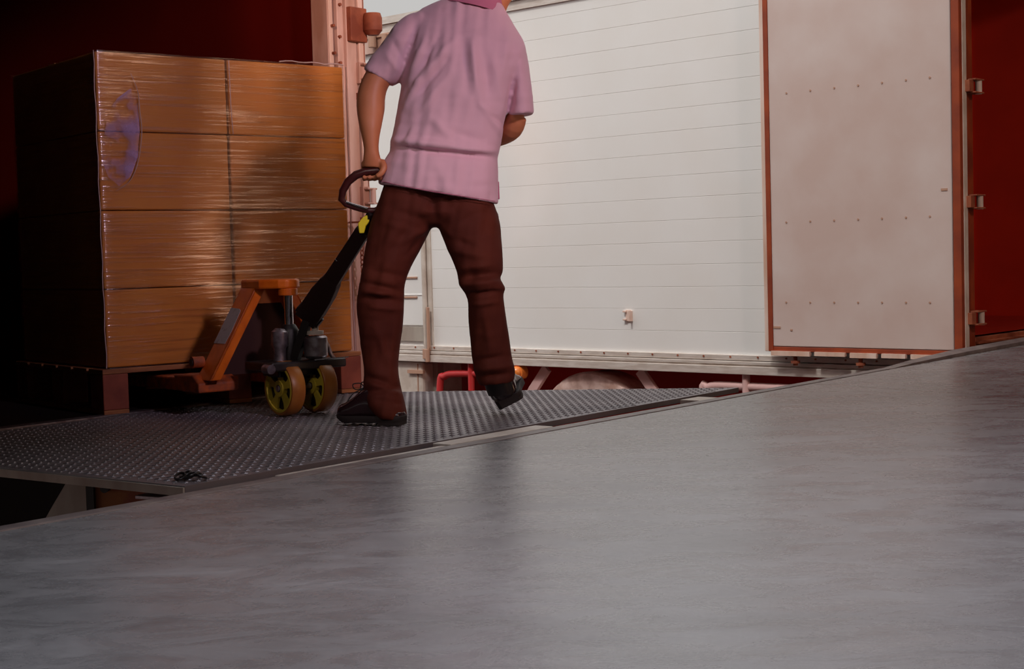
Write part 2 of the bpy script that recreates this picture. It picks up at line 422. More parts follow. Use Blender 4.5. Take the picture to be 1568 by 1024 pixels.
# bottom rail in three steps
mb = MB()
mb.box(TF, -.02, LT, -.06, .018, zrail[1], zrail[0]); mb.box(TF, -.02, LT, -.06, .030, zrail[2] + .004, zrail[1] - .004)
mb.box(TF, -.02, LT, -.06, .022, zrail[2] - .004, zrail[2] + .004); mb.box(TF, -.02, LT, -.06, .036, zrail[3], zrail[2] - .004)
mb.build('bottom_rail', m_rail, truck, bevel=.003)
mb = MB()
for i in range(40):
    s_ = .1 + i * .19; mb.cyl(TF(s_, .017, zrail[0] - .012), TF(s_, .023, zrail[0] - .012), .006, 8)
mb.build('rail_rivets', m_rust, truck, kind='stuff')
# body shell: far side, roof, floor, front
BW = 2.35
mb = MB(); mb.box(TF, 0, LT, -BW, -.02, ztop - .04, ztop + .0); mb.build('roof', m_white, truck)
mb = MB(); mb.box(TF, .0, LT, -BW, -.055, zrail[3] + .02, .055); mb.build('cargo_floor', m_flare_red, truck)
mb = MB(); mb.box(TF, 0, LT, -BW - .05, -BW, zrail[3], ztop)
for i in range(14): mb.box(TF, .5 + i * .55, .56 + i * .55, -BW, -BW + .02, .06, ztop - .05)
mb.build('far_side_wall', m_flare_red, truck)
mb = MB(); mb.box(TF, LT - .05, LT, -BW, -.05, zrail[3], ztop); mb.build('front_wall', m_flare_red, truck)
mb = MB(); mb.box(TF, .05, LT, -.075, -.052, .06, ztop - .05); mb.build('inner_lining', m_flare_red, truck)
# rear frame: post at the corner, sill
s_p = side(1476, 300, .05)[0]
mb = MB(); mb.box(TF, -.03, .05, -.10, -.0, zrail[3], ztop); mb.box(TF, -.045, -.03, -.03, .06, -.02, ztop)
mb.build('corner_post', m_gasket, truck, bevel=.004)
mb = MB(); mb.box(TF, -.062, -.048, .035, .075, -.03, ztop); mb.build('post_edge_strip', m_white2, truck, label='pale worn edge strip of the corner post')
mb = MB(); mb.box(TF, -.03, .06, -BW, -.1, .0, .055); mb.box(TF, -.05, -.03, -BW, -.1, .02, .035)
mb.build('rear_sill', m_rust, truck, bevel=.003)
mb = MB(); mb.box(TF, -.03, .05, -BW, -BW + .1, .0, ztop); mb.build('far_corner_post', m_gasket, truck)
mb = MB(); mb.box(TF, -.02, .05, -BW, -.05, zrail[3] - .25, -.01); mb.build('rear_bumper_beam', m_chassis, truck)
# hinges
for py in (131, 309, 488):
    p0 = side(1476, py, .06); zc = p0[1]
    mb = MB(); mb.box(TF, -.085, -.05, .0, .05, zc - .03, zc + .03)
    for dz in (-.036, .030): mb.box(TF, -.10, -.04, -.09, .012, zc + dz, zc + dz + .008)
    h = mb.build('hinge', m_rust, truck, bevel=.002)
    mb = MB(); mb.cyl(TF(-.08, -.065, zc - .038), TF(-.08, -.065, zc + .038), .017, 16)
    mb.build('hinge_pin', m_white2, h, smooth=40, label='pale hinge barrel')
# ---- rear door folded against the side
off = .10
sl, _ = side(1180, 300, off); sr, _ = side(1458, 300, off); zdb = side(1320, 533, off)[1]
DT = ztop - .03
mb = MB(); mb.box(TF, sr, sl, off - .035, off, zdb, DT)
door = mb.build('rear_door', m_door, truck, bevel=.004, label='dull grey, pink-tinted rear door panel folded flat against the side')
mb = MB(); mb.box(TF, sl, sl + .030, off - .045, off + .006, zdb - .03, DT)
mb.build('door_seal', m_gasket, door, bevel=.004)
mb = MB(); mb.box(TF, sl + .032, sl + .060, off - .06, off - .005, zdb - .03, DT); mb.build('door_edge', m_postc, door, bevel=.003)
mb = MB(); mb.box(TF, sr - .05, sr - .006, off - .05, off + .008, zdb - .02, DT); mb.build('door_seal', m_gasket, door, bevel=.004)
mb = MB(); mb.box(TF, sr - .004, sl + .02, off - .045, off - .002, zdb - .03, zdb - .002); mb.build('door_seal', m_gasket, door, bevel=.004)
mb = MB()
xs = [sr + .02, sr + .26, sr + .43, sr + .62, sr + .84]; 
for a, b in zip(xs, xs[1:] + [sl + .03]):
    mb = MB(); mb.box(TF, a + .01, b - .02, off - .01, off + .012, zdb - .048 - random.random() * .008, zdb - .026); mb.build('bottom_flap', m_postc, door)
mb = MB()
for y0, n_ in ((131, 7), (336, 7), (463, 7)):
    for i in range(n_):
        px = 1204 + i * (1424 - 1204) / 6; s_, z_ = side(px, y0, off); z_ = side(1310, y0, off)[1]
        mb = MB(); mb.cyl(TF(s_, off - .001, z_), TF(s_, off + .003, z_), .0055, 10); mb.build('rivet', m_stain, door, smooth=40)
for (px, py, w_, h_) in ((1190, 501, .045, .012), (1446, 290, .035, .012), (1212, 505, .014, .01)):
    s_, z_ = side(px, py, off); mb = MB(); mb.box(TF, s_ - w_ / 2, s_ + w_ / 2, off, off + .003, z_ - h_ / 2, z_ + h_ / 2); mb.build('small_catch', m_stain, door)
for px in (1215, 1315):
    s_, z_ = side(px, 550, off)
    mb = MB(); c = TF(s_, off - .02, 0)
    for a, b, r in ((.0, -.012, .022), (-.012, -.035, .012), (-.035, -.05, .026), (-.05, -.062, .014)):
        mb.cyl(c + V((0, 0, zdb - .045 + a)), c + V((0, 0, zdb - .045 + b)), r, 16)
    mb.build('rubber_buffer', m_rust, door, smooth=40)
# holder latch on the side, far left lock rod and its latches
s_, z_ = side(963, 483)
mb = MB(); mb.box(TF, s_ - .018, s_ + .018, 0, .01, z_ - .035, z_ + .035); mb.box(TF, s_ - .03, s_ - .018, 0, .035, z_ - .035, z_ + .03); mb.box(TF, s_ + .01, s_ + .035, 0, .02, z_ - .03, z_ - .02); mb.box(TF, s_ + .01, s_ + .035, 0, .02, z_ + .02, z_ + .03)
mb.build('door_holder', m_postc, truck, bevel=.002)
s_, _ = side(655, 450); z0_ = side(655, 540)[1]
mb = MB(); mb.cyl(TF(s_, .03, z0_), TF(s_, .03, ztop - .1), .016, 12); mb.box(TF, s_ - .05, s_ + .045, .0, .012, zb, ztop - .06)
rod = mb.build('lock_rod', m_white2, truck, smooth=40)
mb = MB(); mb.box(TF, s_ - .03, s_ + .02, .01, .05, z0_ - .04, z0_ + .03); mb.cyl(TF(s_ - .03, .05, z0_ - .06), TF(s_ - .03, .05, z0_ + .03), .016, 10); mb.box(TF, s_ - .045, s_ - .028, .03, .05, z0_ + .03, z0_ + .32)
mb.build('cam_latch', m_stain, rod, bevel=.003)
mb = MB()
for py in (425, 455):
    s2, z2 = side(622, py); mb = MB(); mb.box(TF, s2 - .12, s2 + .12, .0, .012, z2 - .006, z2 + .006); mb.build('strap_hinge', m_stain, truck)
s2, z2 = side(585, 55); mb = MB(); mb.box(TF, s2 - .35, s2 + .5, 0, .03, z2 - .012, z2 + .012); mb.cyl(TF(s2 + .05, .05, z2 - .08), TF(s2 + .05, .05, z2 + .03), .03, 10); mb.cyl(TF(s2 - .08, .05, z2 - .14), TF(s2 - .08, .05, z2), .022, 10)
mb.build('strap_hinge', m_stain, truck, bevel=.002)
s2, z2 = side(567, 70); mb = MB(); mb.box(TF, s2 - .15, s2 + .2, 0, .02, z2 - .06, z2 + .05); mb.build('marker_plate', m_post, truck)
# ---- under the truck
mb = MB(); mb.box(TF, .3, LT, -1.0, -.85, -.62, zrail[3] - .01); mb.box(TF, .3, LT, -1.65, -1.5, -.62, zrail[3])
mb.box(TF, 0, LT, -BW, -.1, zrail[3] - .01, zrail[3] + .02)
mb.box(TF, .2, LT, -BW + .02, -BW + .06, -1.0, zrail[3]); mb.build('chassis', m_chassis, truck)
def wheel(s_, o_, R):
    mb = MB(); c = lambda o: TF(s_, o, GROUND + R)
    n = 48
    def ring(r, o): return [TF(s_ + r * math.cos(2 * math.pi * j / n), o, GROUND + R + r * math.sin(2 * math.pi * j / n)) for j in range(n)]
    mb.rings([ring(R * .56, o_ - .24), ring(R * .93, o_ - .25), ring(R, o_ - .22), ring(R, o_ - .03), ring(R * .97, o_ - .005), ring(R * .88, o_), ring(R * .84, o_ - .008), ring(R * .60, o_ - .02), ring(R * .56, o_ - .05)], cap=False)
    w_ = mb.build('wheel', m_tyre, truck, smooth=35, label='pale tyre showing above the plate edge')
    mb = MB(); mb.rings([ring(R * .56, o_ - .05), ring(R * .50, o_ - .07), ring(R * .25, o_ - .10), ring(R * .22, o_ - .06), ring(R * .1, o_ - .05)]); mb.build('rim', m_pinkw, w_, smooth=35)
s9, z9 = side(912, 568, -.1); RW = (z9 - GROUND) / 2
wheel(s9, -.03, RW)
wheel(s9 + 3.9, -.08, RW)
# mudguard arms, V-shaped
for (x0, y0, x1, y1) in ((838, 563, 812, 604), (980, 567, 1004, 602)):
    a = side(x0, y0, -.05); b = side(x1, y1, -.05)
    d = (b[0] - a[0], b[1] - a[1])
    mb = MB(); mb.bar(TF(a[0], -.05, a[1]), TF(a[0] + d[0] * 3.2, -.05, a[1] + d[1] * 3.2), .03, .065, TD); mb.build('guard_strut', m_pinkw, truck, bevel=.003)
def guard(pts, post, m, post_m):
    q = [side(x, y, -.02) for x, y in pts]
    P_ = [TF(s_, -.02, z_) for s_, z_ in q]; P_[0] = TF(q[0][0], -.02, -.8); P_[-1].z = P_[-2].z if len(P_) > 3 else P_[-1].z
    mb = MB(); mb.tube(P_, .025, 12, sm=5)
    g = mb.build('side_guard', m, truck, smooth=60)
    a = side(post[0], post[1], 0); mb = MB(); mb.cyl(TF(a[0], -.01, zrail[3] + .01), TF(a[0], -.01, -.8), .023, 12)
    mb.build('guard_post', post_m, g, smooth=60)
guard([(671, 600), (674, 587), (681, 576), (694, 572), (735, 572), (760, 573)], (720, 575), m_red, m_red)
guard([(1074, 606), (1076, 600), (1084, 593), (1100, 590), (1150, 592), (1200, 594), (1240, 595)], (1141, 580), m_pinkw, m_pinkw)
a = side(793, 570, .02)
mb = MB(); mb.cyl(TF(a[0], -.03, a[1]), TF(a[0], .03, a[1]), .048, 24); mb.ell(TF(a[0], .03, a[1]), .04, .04, .042, 16, 10)
mb.build('marker_lamp', m_lamp, truck, smooth=50)
# battery box under the rail, left
a = side(614, 560, .0); b = side(656, 560, 0); mb = MB(); mb.box(TF, b[0] + .06, b[0] + 1.2, -.4, .0, -.85, zrail[3] - .005)
bx_ = mb.build('tool_box', m_white2, truck, bevel=.02)
c_ = side(637, 569, .01); mb = MB(); mb.box(TF, c_[0] - .08, c_[0] + .08, 0, .02, c_[1] - .012, c_[1] + .012); mb.box(TF, c_[0] - .012, c_[0] - .006, 0, .006, -.8, zrail[3] - .02)
mb.build('latch', m_stain, bx_)
a = side(661, 570, -.1); mb = MB(); mb.box(TF, a[0] - .06, a[0] + .03, -.16, -.1, -.9, zrail[3]); mb.build('support_leg', m_cav, truck)

# =================================================================== left truck (dark inside), platform
PA = pz(283, 742, 0); PB = pz(1131, 592, 0); PC = pz(556, 599, 0)
PR = pz(553, 587.5, 0)
NE = (PB - PA).normalized(); AX = V((-NE.y, NE.x, 0))
PL = PA + AX * ((PR - PA).dot(AX))
LF = Fr(PR, AX, NE)                                  # a: into the truck, b: along the opening (negative = toward near-left)
Wd = (PL - PR).dot(NE)
dark = thing('cargo_truck', LF(2, Wd / 2, GROUND), 'truck with a dark red-tinted, unlit cargo box standing left, behind the wrapped boxes', 'truck')
HT = 2.45; LL = 4.6
PQ = pz(-130, 700.5, 0)
for _p in (PA, PB, PC, PR, PL, PQ): _p.z = 0
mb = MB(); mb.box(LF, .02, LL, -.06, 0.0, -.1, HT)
mb.build('side_wall', m_flare_dark, dark)
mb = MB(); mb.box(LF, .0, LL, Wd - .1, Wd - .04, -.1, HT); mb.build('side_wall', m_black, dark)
mb = MB(); mb.box(LF, LL, LL + .06, Wd - .1, 0, -.1, HT); mb.build('front_wall', m_flare_dark, dark)
mb = MB(); mb.box(LF, 0, LL + .06, Wd - .1, 0, HT, HT + .06); mb.build('roof', m_flare_dark, dark)
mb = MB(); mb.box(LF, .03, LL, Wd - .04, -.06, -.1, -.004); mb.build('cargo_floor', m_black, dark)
mb = MB(); mb.box(LF, -.03, .03, Wd, .0, -.12, .003); mb.build('rear_sill', m_steel, dark, bevel=.004)
# added unseen blocker keeping skylight out of the gap from hall front to truck, out of frame on the left
mb = MB(); ja = DK(-.8, -.05, 0); jb = LF(.05, Wd - .1, 0); dd = (jb - ja).normalized(); sdv = V((-dd.y, dd.x, 0)) * .05
mb.prism([ja + V((0, 0, .03)), jb + V((0, 0, .03)), jb + V((0, 0, 2.75)), ja + V((0, 0, 2.75))], sdv); mb.build('wall_light_blocker', m_wall, kind='structure')
mb = MB(); mb.prism([DK(-.8, .1, 2.7), DK(3.0, .1, 2.7), LF(0, .4, 2.7), LF(.05, Wd - .1, 2.7)], (0, 0, .05)); mb.build('ceiling_light_blocker', m_wall, kind='structure')  # added unseen cover, sized to shade the platform but not the white truck
# right rear post, in strips
def lfpx(px, py, a=0.0):
    p = ppl(px, py, LF(a, 0, 0), AX); return (p - PR).dot(NE), p.z
bl = lfpx(500, 60)[0]; br = lfpx(559, 60)[0]; wv = br - bl
PH = HT + .3
mb = MB()
for f0, f1, a0 in ((0.0, .14, -.01), (.14, .20, .03), (.20, .36, -.02), (.36, .62, -.035), (.86, 1.0, 0)):
    mb.box(LF, a0, .09, bl + f0 * wv, bl + f1 * wv, -.1, PH)
post = mb.build('corner_post', m_post, dark, bevel=.004, label='pink-tinted weathered corner post beside the boxes')
mb = MB(); mb.box(LF, -.045, .03, bl + .64 * wv, bl + .76 * wv, -.1, PH); mb.build('seal_strip', m_postc, post, bevel=.003)
mb = MB(); mb.box(LF, -.03, .03, bl + .77 * wv, bl + .85 * wv, -.1, PH); mb.build('seal_strip', m_rust, post, bevel=.003, label='dark brown strip')
mb = MB(); mb.box(LF, -.014, .0, bl + .01 * wv, bl + .1 * wv, -.1, PH); mb.build('seal_strip', m_postc, post, bevel=.002)
mb = MB(); z0 = lfpx(535, 66)[1]; z1 = lfpx(535, 14)[1]
mb.box(LF, -.06, -.03, lfpx(522, 40)[0], lfpx(547, 40)[0], z0, z1)
lk = mb.build('lock_plate', m_rust, dark, bevel=.004)
z0 = lfpx(548, 57)[1]; z1 = lfpx(548, 24)[1]; bb = lfpx(549, 40)[0]
mb = MB(); mb.tube([LF(-.085, bb, z0), LF(-.085, bb, z0 + .02), LF(-.085, bb, z1 - .02), LF(-.085, bb, z1)], [.025, .042, .042, .036], 20); mb.build('lock_drum', m_rust, lk, smooth=40)
mb = MB()
for (px, py) in ((514, 8), (514, 57), (515, 97), (504, 40), (506, 82)):
    b_2, z_ = lfpx(px, py); mb.cyl(LF(-.03, b_2, z_), LF(-.01, b_2, z_), .007, 8)
mb.build('bolt', m_rust, post, kind='stuff')
for (py, xo) in ((113, 545), (302, 551), (440, 552)):
    b_2, z_ = lfpx(xo, py)
    mb = MB(); mb.box(LF, -.055, -.03, b_2 - .035, b_2 + .01, z_ - .05, z_ + .045)
    for dz in (-.034, .03): mb.box(LF, -.08, -.05, b_2 - .03, b_2 + .03, z_ + dz, z_ + dz + .008)
    hg = mb.build('hinge', m_post, dark, bevel=.003)
    mb = MB(); mb.cyl(LF(-.07, b_2 + .012, z_ - .034), LF(-.07, b_2 + .012, z_ + .036), .013, 12); mb.build('hinge_pin', m_postc, hg, smooth=40)
    mb = MB(); mb.box(LF, -.045, -.03, b_2 - .04, b_2 + .01, z_ - .12, z_ - .09); mb.build('hinge_strap', m_rust, hg)
# cream skirt and rust-orange box seen below the deck, left
YB = 4.75
def vx(px, py): return pY(px, py, YB)
mb = MB()
poly = [vx(66, 800), vx(80, 775), vx(96, 748), vx(108, 727), vx(150, 722), vx(150, 806)]
mb.prism(poly, (.1, .35, 0)); mb.build('mudguard_skirt', m_cav, dark, label='dirty cream skirt panel below the deck')
p0 = vx(146, 733); p1 = vx(318, 733); zlo = vx(200, 840).z
mb = MB(); mb.box(W0, p0.x, p1.x, YB - .05, YB + .2, zlo, p0.z + .02); rbx = mb.build('battery_box', m_rustbox, dark, bevel=.012, label='rust orange box below the deck')
mb = MB(); mb.box(W0, p0.x - .012, p0.x + .012, YB - .07, YB - .045, zlo, p0.z + .02); mb.box(W0, p0.x - .012, p1.x, YB - .07, YB - .045, p0.z + .005, p0.z + .025)
c = vx(170, 742); mb.cyl(V((c.x, YB - .08, c.z)), V((c.x, YB - .05, c.z)), .014, 12); mb.build('rim_frame', m_black, rbx)
mb = MB(); q0 = vx(317, 735); q1 = vx(348, 735); mb.box(W0, q0.x, q1.x, YB - .12, YB - .06, zlo, q0.z + .05); mb.build('bracket_leg', m_cav, dark)
mb = MB(); mb.box(LF, .4, LL, Wd + .1, -.2, -.85, -.14); mb.build('chassis', m_black, dark)
for a_ in (1.1, 3.6):
    mb = MB(); mb.cyl(LF(a_, -.05, GROUND + .47), LF(a_, -.3, GROUND + .47), .47, 36); mb.build('wheel', m_rubber, dark, smooth=40)
    mb = MB(); mb.cyl(LF(a_, Wd + .05, GROUND + .47), LF(a_, Wd + .3, GROUND + .47), .47, 36); mb.build('wheel', m_rubber, dark, smooth=40)

# ---- platform deck
plat = thing('loading_platform', (PA + PB) / 2 + AX * 1.0 + V((0, 0, -.05)), 'grey checker-plate loading platform bridging the truck and the dock, under the man', 'loading platform')
def deck():
    mb = MB()
    poly = [PA, PB, PC, LF(-.035, 0, 0), LF(-.035, Wd - .3, 0), PQ]
    n = len(poly)
    T_ = V((0, 0, -.0035))
    mb.prism([p + V((0, 0, -.022)) for p in poly], (0, 0, .0185))
    # raised lugs, two alternating directions
    def inside(p):
        c = False; dm = 9
        for i in range(n):
            a = poly[i]; b = poly[(i + 1) % n]
            if (a.y > p.y) != (b.y > p.y) and p.x < (b.x - a.x) * (p.y - a.y) / (b.y - a.y) + a.x: c = not c
            e = b - a; t = max(0, min(1, (p - a).dot(e) / e.length_squared)); dm = min(dm, (V((p.x, p.y, 0)) - a - e * t).length)
        return c and dm > .015
    D0 = V((math.cos(math.radians(93.5)), math.sin(math.radians(93.5)), 0)); D1 = V((D0.y, -D0.x, 0))
    pit = .027; c0 = V((0, 5, 0)); zz = -.0035
    for i in range(-150, 150):
        for j in range(-150, 150):
            c = c0 + D0 * (i * pit) + D1 * (j * pit)
            if c.x < -3.2 or c.x > 1.2 or c.y < 3.6 or c.y > 7: continue
            if not inside(c): continue
            if (i + j) % 2: l, q = D0, D1
            else: l, q = D1, D0
            c.z = zz; h = V((0, 0, .003)); l2 = l * .0118; q2 = q * .0038
            mb.add([c - l2, c - q2, c + l2, c + q2, c - l2 * .45 + h, c + l2 * .45 + h],
                   [(0, 1, 5, 4), (1, 2, 5), (2, 3, 4, 5), (3, 0, 4)])
    return mb
# polygon must run counter-clockwise for inside(): PA -> PB -> PC -> PR -> PL is
deck().build('deck_plate', m_plate, plat)
mb = MB(); mb.bar(PA + AX * .03 + V((0, 0, -.075)), PB + AX * .03 + V((0, 0, -.075)), .03, .1); mb.build('edge_beam', m_chassis, plat)
mb = MB(); q = PQ
mb.bar(PA + V((0, 0, -.018)) - NE * .004, q + V((0, 0, -.018)) - NE * .004, .006, .022); mb.build('side_edge', m_cav, plat, label='pale worn side edge of the deck')
mb = MB(); a = pz(284, 740, -.02)
mb.bar(a + AX * .1 - NE * .05, a - AX * .02 - NE * .03, .085, .012); mb.bar(a + AX * .1 - NE * .05 + V((0, 0, -.03)), a - AX * .02 - NE * .03 + V((0, 0, -.03)), .085, .01)
mb.build('corner_bracket', m_steel, plat, bevel=.002)
mb = MB()
for i in range(5):
    c = pz(276 + i * 8, 729 - (i % 2) * 3, .008); mb.tube([c + V((.013 * math.cos(t), .02 * math.sin(t), .006 * math.sin(t + i))) for t in [2 * math.pi * k / 12 for k in range(12)]], .0035, 6, closed=True)
mb.build('chain_lugs', m_black, plat, smooth=60)
# pale bearer bolted under the near edge, between plate and dock
a = (pz(600, 700, -.03) - E0).dot(U); b = (pz(800, 664, -.03) - E0).dot(U)
mb = MB(); mb.box(DK, a + .12, b, -.085, -.012, -.07, .001); mb.box(DK, (pz(440, 727, 0) - E0).dot(U), a + .12, -.05, -.012, -.07, -.004); mb.build('bearer_strip', m_white2, plat, bevel=.003, label='pale strip between the plate and the dock edge')
a = (pz(885, 650, -.03) - E0).dot(U); mb = MB(); mb.box(DK, a - .2, a + .45, -.07, -.03, -.06, -.012); mb.build('bearer_strip', m_post, plat)
mb = MB(); mb.box(DK, a + .62, a + .75, -.10, -.01, -.06, -.002); mb.build('spacer_block', m_white2, plat)

# =================================================================== box stack on pallet
SL = pY(155, 322, 5.60); SRr = pY(532, 320, 6.27)
SL.z = SRr.z = 0
BT = (SRr - SL).normalized(); BWd = (SRr - SL).length; BN = V((BT.y, -BT.x, 0))     # BN faces the camera side
SF = Fr(SL, BT, -BN)                                 # a along the face, b into the stack
zb0 = (pY(166, 566, 5.6).z + pY(540, 535, 6.27).z) / 2; zt0 = pY(145, 78, 5.6).z; zt1 = pY(523, 102, 6.27).z; zt0 = (zt0 + zt1) / 2
DEP = .84; bh = (zt0 - zb0) / 4; bw = BWd / 2
names = {0: 'bottom', 1: 'third', 2: 'second', 3: 'top'}
lab = {(3, 0): 'cardboard carton with creased glossy wrap, top row left of the pallet stack',
       (3, 1): 'cardboard carton in the top row on the right, next to the corner post',
       (2, 0): 'cardboard carton with a purple sheen, second row from the top, left',
       (2, 1): 'cardboard carton, second row from the top, right, beside the loop handle',
       (1, 0): 'cardboard carton with a yellow spot of reflection, third row from the top, left',
       (1, 1): 'cardboard carton, third row from the top, right, behind the jack handle shaft',
       (0, 0): 'cardboard carton at the bottom left, behind the slanted orange jack arm',
       (0, 1): 'cardboard carton at the bottom right, behind the jack pump and wheels'}
for r in range(4):
    for c in range(2):
        j = (random.random() - .5) * .008; g = .004
        a0 = c * bw + (g if c else 0); a1 = (c + 1) * bw - (0 if c else g)
        t = thing('cardboard_box', SF((a0 + a1) / 2, DEP / 2, zb0 + r * bh), lab[(r, c)], 'box', 'wrapped cartons on the pallet')
        t.rotation_euler = (0, 0, 0)
        mb = MB(); nx, nz = 10, 6
        z0 = zb0 + r * bh + .0015; z1 = zb0 + (r + 1) * bh - .0015
        mb.box(SF, a0, a1, j + .002, DEP - .004, z0, z1)
        mb.build('carton', m_card, t, bevel=.006)
        mb = MB(); mid = (a0 + a1) / 2
        mb.box(SF, a0 + .001, a1 - .001, DEP / 2 - .03, DEP / 2 + .03, z1 - .0005, z1 + .0006)
        mb.build('tape', m_tape, t)
# wrap shell (rounded corners, slight waves)
def wrapshell():
    mb = MB(); r = .018; o = .007
    out = []
    def corner(ca, cb, t0):
        return [(ca + r * math.cos(t0 + k * math.pi / 8), cb + r * math.sin(t0 + k * math.pi / 8)) for k in range(5)]
    a0, a1, b0, b1 = -o, BWd + o, -o, DEP + o
    loop = []
    def seg(p, q, n): return [(p[0] + (q[0] - p[0]) * k / n, p[1] + (q[1] - p[1]) * k / n) for k in range(1, n)]
    cs = [corner(a0 + r, b0 + r, math.pi), corner(a1 - r, b0 + r, 1.5 * math.pi), corner(a1 - r, b1 - r, 0), corner(a0 + r, b1 - r, .5 * math.pi)]
    for i in range(4):
        loop += cs[i]; nx = cs[(i + 1) % 4][0]; loop += seg(cs[i][-1], nx, 24 if i % 2 == 0 else 12)
    rs = []; nz = 60
    for k in range(nz + 1):
        z = zb0 - .015 + (zt0 - zb0 + .018) * k / nz; ring = []
        for (a, b) in loop:
            d = noise.noise(V((a * 1.7, b * 2, z * 14))) * .0035 + noise.noise(V((a * 9, b * 9, z * 5 + 3))) * .0015
            ca, cb = BWd / 2, DEP / 2; da = (a - ca) / ca; db = (b - cb) / cb
            ring.append(SF(a + da * d * .8, b + db * d * .8, z))
        rs.append(ring)
    mb.rings(rs, cap=False)
    return mb
wr = wrapshell().build('stretch_wrap', m_wrap, smooth=60, label='clear glossy creased stretch wrap around the stacked cartons', category='plastic wrap')
# loose gathered tail of film and seams, part of the wrap
mb = MB()
pts = [ppl(x, y, SF(0, -.016, 0), BN) for x, y in ((200, 112), (211, 140), (214, 170), (217, 200), (214, 235), (207, 262), (196, 280), (178, 292))]
m_film2 = mat('white_film_fold', (.50, .36, .34), .25, coat=.5)
mb.tube(pts, [.0008, .0014, .002, .002, .0018, .0016, .0012, .0006], 6, sm=4); mb.build('film_fold', m_film2, wr, smooth=60); mb = MB()
pts = [ppl(x, y, SF(0, -.016, 0), BN) for x, y in ((350, 92), (352, 130), (354, 170), (357, 205))]
mb.tube(pts, .0018, 6, sm=3)
mb.build('film_fold', m_film2, wr, smooth=60)
m_purple = mat('purple_film_reflection', (.25, .12, .30), .15)
mb = MB()
hh = [(a, z) for a, z in ()]
# gathered film edges on the corners
mb = MB()
for a_, b_2 in ((-.009, -.009), (BWd + .009, -.009)):
    mb.tube([SF(a_ + .002 * math.sin(k * 1.7), b_2, zb0 + (zt0 - zb0) * k / 24) for k in range(25)], .0022, 6); mb.build('film_edge', m_film2, wr, smooth=60); mb = MB()
mb.tube([SF(BWd * .72 + BWd * .28 * k / 10, -.004, zt0 + .004 + .006 * abs(math.sin(k * .9))) for k in range(11)], .003, 6)
mb.build('film_edge', m_film2, wr, smooth=60)
# purple reflection on the wrap, painted as a translucent patch
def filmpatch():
    m = bpy.data.materials.new('purple_reflection_film'); m.use_nodes = True; t = m.node_tree; p = t.nodes['Principled BSDF']
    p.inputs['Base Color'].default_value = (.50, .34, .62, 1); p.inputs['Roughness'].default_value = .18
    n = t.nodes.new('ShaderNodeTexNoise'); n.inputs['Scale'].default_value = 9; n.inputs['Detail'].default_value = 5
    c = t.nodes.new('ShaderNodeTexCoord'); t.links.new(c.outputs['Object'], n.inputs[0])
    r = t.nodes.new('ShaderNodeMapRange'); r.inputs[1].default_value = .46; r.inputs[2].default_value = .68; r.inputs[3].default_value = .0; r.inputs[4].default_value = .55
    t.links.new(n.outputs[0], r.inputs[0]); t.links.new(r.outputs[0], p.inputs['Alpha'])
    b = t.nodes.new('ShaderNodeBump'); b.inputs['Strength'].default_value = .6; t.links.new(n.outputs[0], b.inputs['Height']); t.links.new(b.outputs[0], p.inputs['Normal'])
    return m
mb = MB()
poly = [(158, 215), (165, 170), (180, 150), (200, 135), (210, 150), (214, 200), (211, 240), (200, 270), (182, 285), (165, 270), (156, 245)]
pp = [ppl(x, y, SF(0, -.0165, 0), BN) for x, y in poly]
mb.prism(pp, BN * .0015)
mb.build('film_reflection', filmpatch(), wr, label='painted purple reflection on the film')

# pallet
pal = thing('wooden_pallet', SF(BWd / 2, DEP / 2, 0), 'wooden pallet carrying the wrapped cartons, forks of the jack under it', 'pallet')
zt = zb0 - .003
for i in range(6):
    w_ = .13; b0 = -.02 + i * (DEP + .04 - w_) / 5
    mb = MB(); mb.box(SF, -.03, BWd + .03, b0, b0 + w_, zt - .018, zt); mb.build('deck_board', m_wood, pal, bevel=.002)
for a_ in (-.03, BWd / 2 - .05, BWd - .07):
    for b_2 in (-.02, DEP / 2 - .06, DEP - .1):
        mb = MB(); mb.box(SF, a_, a_ + .10, b_2, b_2 + .12, .018, zt - .019); mb.build('block', m_woodr, pal, bevel=.003)
    mb = MB(); mb.box(SF, a_, a_ + .10, -.02, DEP + .02, .001, .0175); mb.build('bottom_board', m_wood, pal, bevel=.002)

